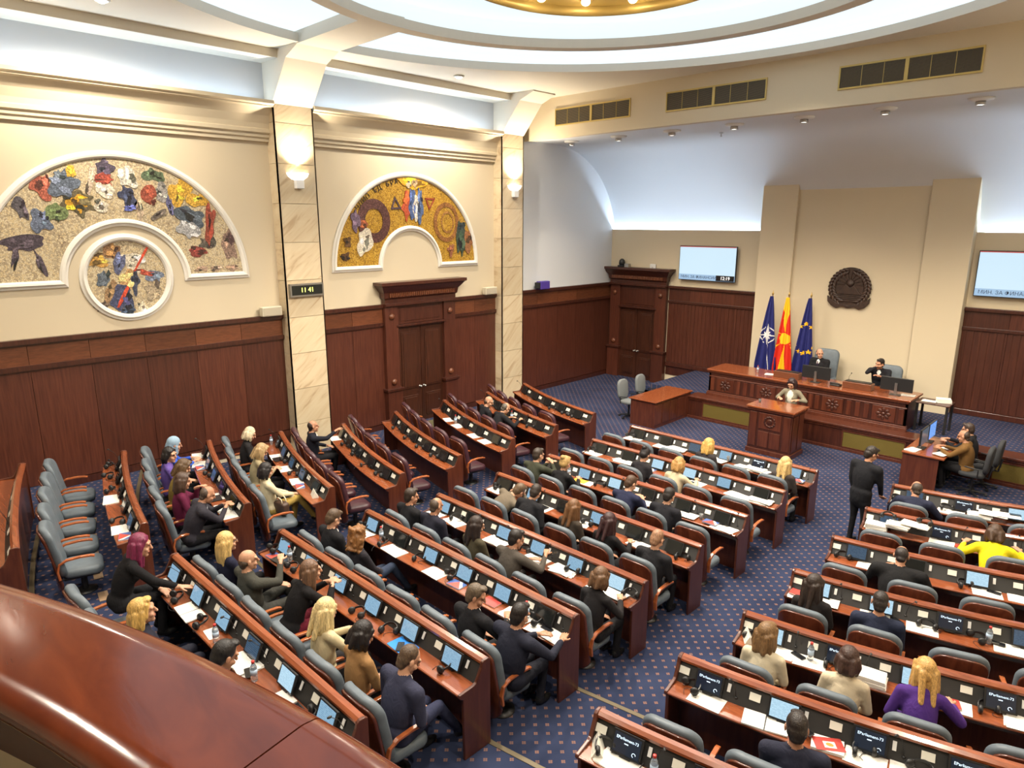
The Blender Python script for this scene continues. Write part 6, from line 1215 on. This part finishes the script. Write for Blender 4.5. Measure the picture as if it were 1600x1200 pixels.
DESC = dict(paper=('sheet of white paper', 'paper'), papers=('overlapping white papers', 'papers'), stack=('thick stack of white documents', 'documents'), hs=('black headphones', 'headphones'), bottle=('red-capped clear water bottle', 'bottle'), phone=('black smartphone', 'phone'), tablet=('flat black tablet', 'tablet'),
            booklet=('blue and red printed booklet', 'booklet'), notebook=('red covered notebook', 'notebook'), book=('dark closed book', 'book'), books=('red booklet on white folders', 'booklets'), openbook=('open white ring binder', 'binder'), notepad=('spiral white notepad', 'notepad'), envelope=('white envelope leaflet', 'envelope'), folder=('bright blue plastic folder', 'folder'), yellow=('yellow folder', 'folder'), red=('small red leaflet', 'leaflet'), tent=('folded ivory name card', 'name card'), pen=('black pen', 'pen'), glass=('clear drinking glass', 'glass'))
FLAT = {'paper': .30, 'papers': .33, 'stack': .33, 'booklet': .24, 'notebook': .22, 'book': .22, 'books': .30, 'openbook': .44, 'notepad': .24, 'envelope': .23, 'folder': .32, 'yellow': .30, 'tablet': .25, 'red': .15}
THK = {'paper': .006, 'papers': .021, 'stack': .098, 'booklet': .018, 'notebook': .018, 'book': .035, 'books': .05, 'openbook': .02, 'notepad': .014, 'envelope': .006, 'folder': .006, 'yellow': .006, 'tablet': .011, 'red': .004}
NAME = dict(hs='headphones', paper='paper_sheet', papers='paper_sheets', stack='document_stack', openbook='ring_binder', books='booklet_pile', tent='name_card_tent', yellow='yellow_folder', red='leaflet', folder='plastic_folder', phone='smartphone', bottle='water_bottle', glass='drinking_glass')
IT = []
for e in ITEMS.split(';'):
    k, r, x, y = e.split(); x = float(x); y = float(y); q = ROW[r]; s = (x+8.55) if q['b'] == 'B' else (q['L']-(-9.75-x) if q['b'] == 'C' else x+3.13)
    w = FLAT.get(k, .15)/2; s = min(max(s, w+.05), q['L']-w-.05); _, yy, h = row_pt(r, s); IT.append([k, r, s, (y-yy)*math.cos(h)])
CNT = {}
for k, r, s, v in IT: CNT.setdefault((k, r), []).append(s)
tops = {}
for idx, (k, r, s, v) in enumerate(sorted(IT, key=lambda e: (e[0] not in FLAT, e[0] in ('tablet', 'red', 'notebook', 'yellow', 'booklet')))):
    rnd = random.Random(idx*13+5); w = FLAT.get(k, .12)
    v = min(max(v, -.285), -.262) if k in FLAT else min(max(v, -.31), -.215)
    z = .755; 
    for (s2, w2, zt, fl) in tops.setdefault(r, []):
        if abs(s2-s) < (w2+w)/2-.01 and (fl or k not in FLAT): z = max(z, zt)
    (p, h) = at(r, s, v, z+.0006)
    lst = sorted(CNT[(k, r)]); d, cat = DESC[k]
    lab = d+(', %s from left' % ORD[lst.index(s)] if len(lst) > 1 else ' on desk')+', '+rowname(r)
    t = thing(NAME.get(k, k), lab, cat, p, h+rnd.uniform(-.12, .12), {'hs': 'headphones on the desks', 'bottle': 'water bottles on the desks', 'paper': 'papers on the desks', 'papers': 'papers on the desks', 'phone': 'phones on the desks'}.get(k))
    if k in FLAT: tops[r].append((s, w, z+THK[k]+.001, True))
    if k == 'paper':
        t.scale = (1.12, 1.06, 1)
        for me in PAPV[idx % 3]: link('sheet', me, t)
    elif k == 'papers':
        t.scale = (1.3, 1.06, 1)
        for me in PAPS[idx % 3]: link('sheet', me, t)
    elif k == 'stack':
        for me in STK[idx % 2]: link('sheet', me, t)
    elif k == 'hs':
        t.rotation_euler = (0, 0, h+rnd.uniform(-1.2, 1.2)); t.scale = (1.2,)*3; link('headband', hs_band, t)
        for sx in (-1, 1): link('ear_cup', hs_cup, t, (sx*.072, -.004, .036))
        link('cable', CAB[idx % 4], t)
    elif k == 'bottle': link('bottle_body', bt_body, t); link('bottle_label', bt_lab, t); link('bottle_cap', bt_cap, t); t.scale = (1.1,)*3
    elif k == 'phone': t.rotation_euler = (0, 0, h+rnd.uniform(.6, 1.6)); b = link('phone_body', ph_body, t); link('phone_glass', ph_glass, t, (0, 0, .009))
    elif k == 'tablet': link('tablet_body', tb_body, t); link('tablet_glass', tb_glass, t, (0, 0, .009))
    elif k in ('booklet', 'notebook', 'book'):
        t.rotation_euler = (0, 0, h+PI/2+rnd.uniform(-.2, .2)); t.scale = (.72, .80, 1.0 if k != 'book' else 2.0); c = {'booklet': 'blue', 'notebook': 'red', 'book': 'black'}[k]; link('pages', bk_pages, t); cv = link('cover', COV[c], t, (0, 0, .014)); link('back_cover', COV[c], t, (0, 0, -.0004))
        if k == 'booklet': link('printed_wedge', bl_tri, cv, (0, 0, .0017)); link('printed_band', bl_bar, cv, (0, 0, .0018))
    elif k == 'books':
        t.rotation_euler = (0, 0, h+PI/2+.1); t.scale = (.78, .85, 1); link('pages', MB().box(-.12, .12, -.16, .16, 0, .026).mesh('folder_pages', M['blank']), t); link('cover', COV['red'], t, (.0, -.01, .027), (0, 0, .3)); link('printed_label', MB().box(-.05, .05, -.06, .06, 0, .001).mesh('printed_label', M['card']), t, (-.01, -.02, .0295), (0, 0, .3)); link('picture', MB().ell((0, 0, 0), (.03, .04, .0008), 12, 4).mesh('picture', pm('orange print', (.75, .22, .03), .5)), t, (-.01, -.02, .031))
    elif k == 'openbook':
        for sx in (-1, 1): link('page_block', MB().box(min(0, sx*.205), max(0, sx*.205), -.11, .11, 0, .014).mesh('page_block', M['paper']), t, (0, 0, 0), (0, -sx*.03, 0))
        link('spine', MB().tube([(0, -.11, .010), (0, .11, .010)], .007, 8).mesh('spine', M['black']), t)
    elif k == 'notepad': link('pages', MB().box(-.12, .12, -.10, .10, 0, .012).mesh('pages', M['blank']), t); link('spiral', MB().tube([(-.122+.005*math.cos(a), -.095+.19*a/60, .008+.006*math.sin(a)) for a in [j*.8 for j in range(75)]], .0012, 4).mesh('spiral', M['metal']), t)
    elif k in ('envelope', 'folder', 'yellow', 'red'):
        c, W_, D_ = {'envelope': ((.72, .70, .64), .22, .11), 'folder': ((.02, .22, .72), .31, .22), 'yellow': ((.78, .48, .05), .28, .20), 'red': ((.55, .05, .03), .14, .10)}[k]; th = .004
        link('sheet', slab(W_, D_, th, pm(k+' card', c, .35), 'sheet'), t); link('flap', slab(W_*.9, D_*.3, .0008, pm(k+' flap', [min(1, x*1.15+.01) for x in c], .35), 'flap'), t, (0, D_*.25, th))
    elif k == 'tent':
        t.rotation_euler = (0, 0, h+(-1.1 if ROW[r]['b'] == 'A' else -.2)); link('folded_card', tent_m, t)
        for j in range(3): link('printed_line', tent_l[0], t, (0, -.0425+.0165*j+.0015, .026+.031*j), (.48, 0, 0))
    elif k == 'pen': link('barrel', MB().tube([(0, -.06, .005), (0, .065, .005)], [.002, .005], 8).mesh('barrel', M['black']), t); link('clip', MB().box(-.001, .001, .02, .06, .009, .011).mesh('clip', M['metal']), t)
    elif k == 'glass': link('tumbler', gl_m, t); link('water', MB().lathe([(.023, .009), (.027, .06), (0, .06)], n=12).mesh('water', clear, True), t)
# stage and clerk papers
for (x, y, z, rz, lab, st) in ((-4.35, 18.2, TOPZ, .2, 'small white papers at the right end of the long desk', 0), (-3.9, 18.3, PLAT+.711, .1, 'loose white sheets on the left of the small dark table', 0), (-3.62, 18.4, PLAT+.711, .3, 'tall white document stack on the small dark table', 1), (-3.58, 15.95, .781, 1.4, 'white documents at the near end of the clerk desk', 0), (-3.05, 16.0, .80, 1.3, 'white papers under the brown jacket clerk hands', 0), (-3.05, 16.62, .781, 1.5, 'white papers between the two clerks', 0), (-7.75, 18.15, TOPZ, .3, 'crumpled white papers on the long desk before the red flag', 0)):
    t = thing('paper_sheets' if not st else 'document_stack', lab, 'papers', (x, y, z+.0006), rz)
    for me in (PAPS[0] if not st else STK[0]): link('sheet', me, t)
t = thing('water_bottle', 'clear water bottle on the long desk in front of the blue flag', 'bottle', (-8.15, 18.2, TOPZ)); link('bottle_body', bt_body, t); link('bottle_label', bt_lab, t); link('bottle_cap', bt_cap, t)
# handbag on the empty wall-block chair
(p, h) = at('C3', seat_s('C3', 4)-.1, -.72, .47); t = thing('handbag', 'brown handbag with cream straps on the empty blue-grey chair', 'handbag', p, h+.3); mb = MB(); pad(mb, rounded(.30, .22, .05), .13, .03, lambda x, d, z: (x, d-.065, z)); part(mb, 'bag_body', pm('brown leather', (.06, .03, .02), .5), t, smooth=True)
for sy in (-.04, .04): part(MB().tube([(-.09, sy, .20), (-.07, sy, .28), (0, sy*1.3, .31), (.07, sy, .28), (.09, sy, .20)], .010, 6), 'strap', pm('cream strap', (.6, .52, .36), .6), t, smooth=True)
# phone in the platinum blonde woman's hands
(p, h) = at('B2', -5.92+8.55+.06, PV+.33, .88); t = thing('smartphone', 'blue-lit phone held by the platinum blonde woman', 'phone', p, h); t.rotation_euler = (.6, 0, h-.3); link('phone_body', ph_body, t); link('phone_glass', slab(.068, .148, .0006, pm('phone glow', (.1, .2, .4), .3, emit=(.1, .3, .7), estr=.8), 'phone_glass'), t, (0, 0, .009))
(p, h) = at('B4', -6.12+8.55+.34, PV+.60, .93); t = thing('smartphone', 'phone held out by the man in grey suit', 'phone', p, h); t.rotation_euler = (.3, 0, h-1.0); link('phone_body', ph_body, t); link('phone_glass', ph_glass, t, (0, 0, .009))
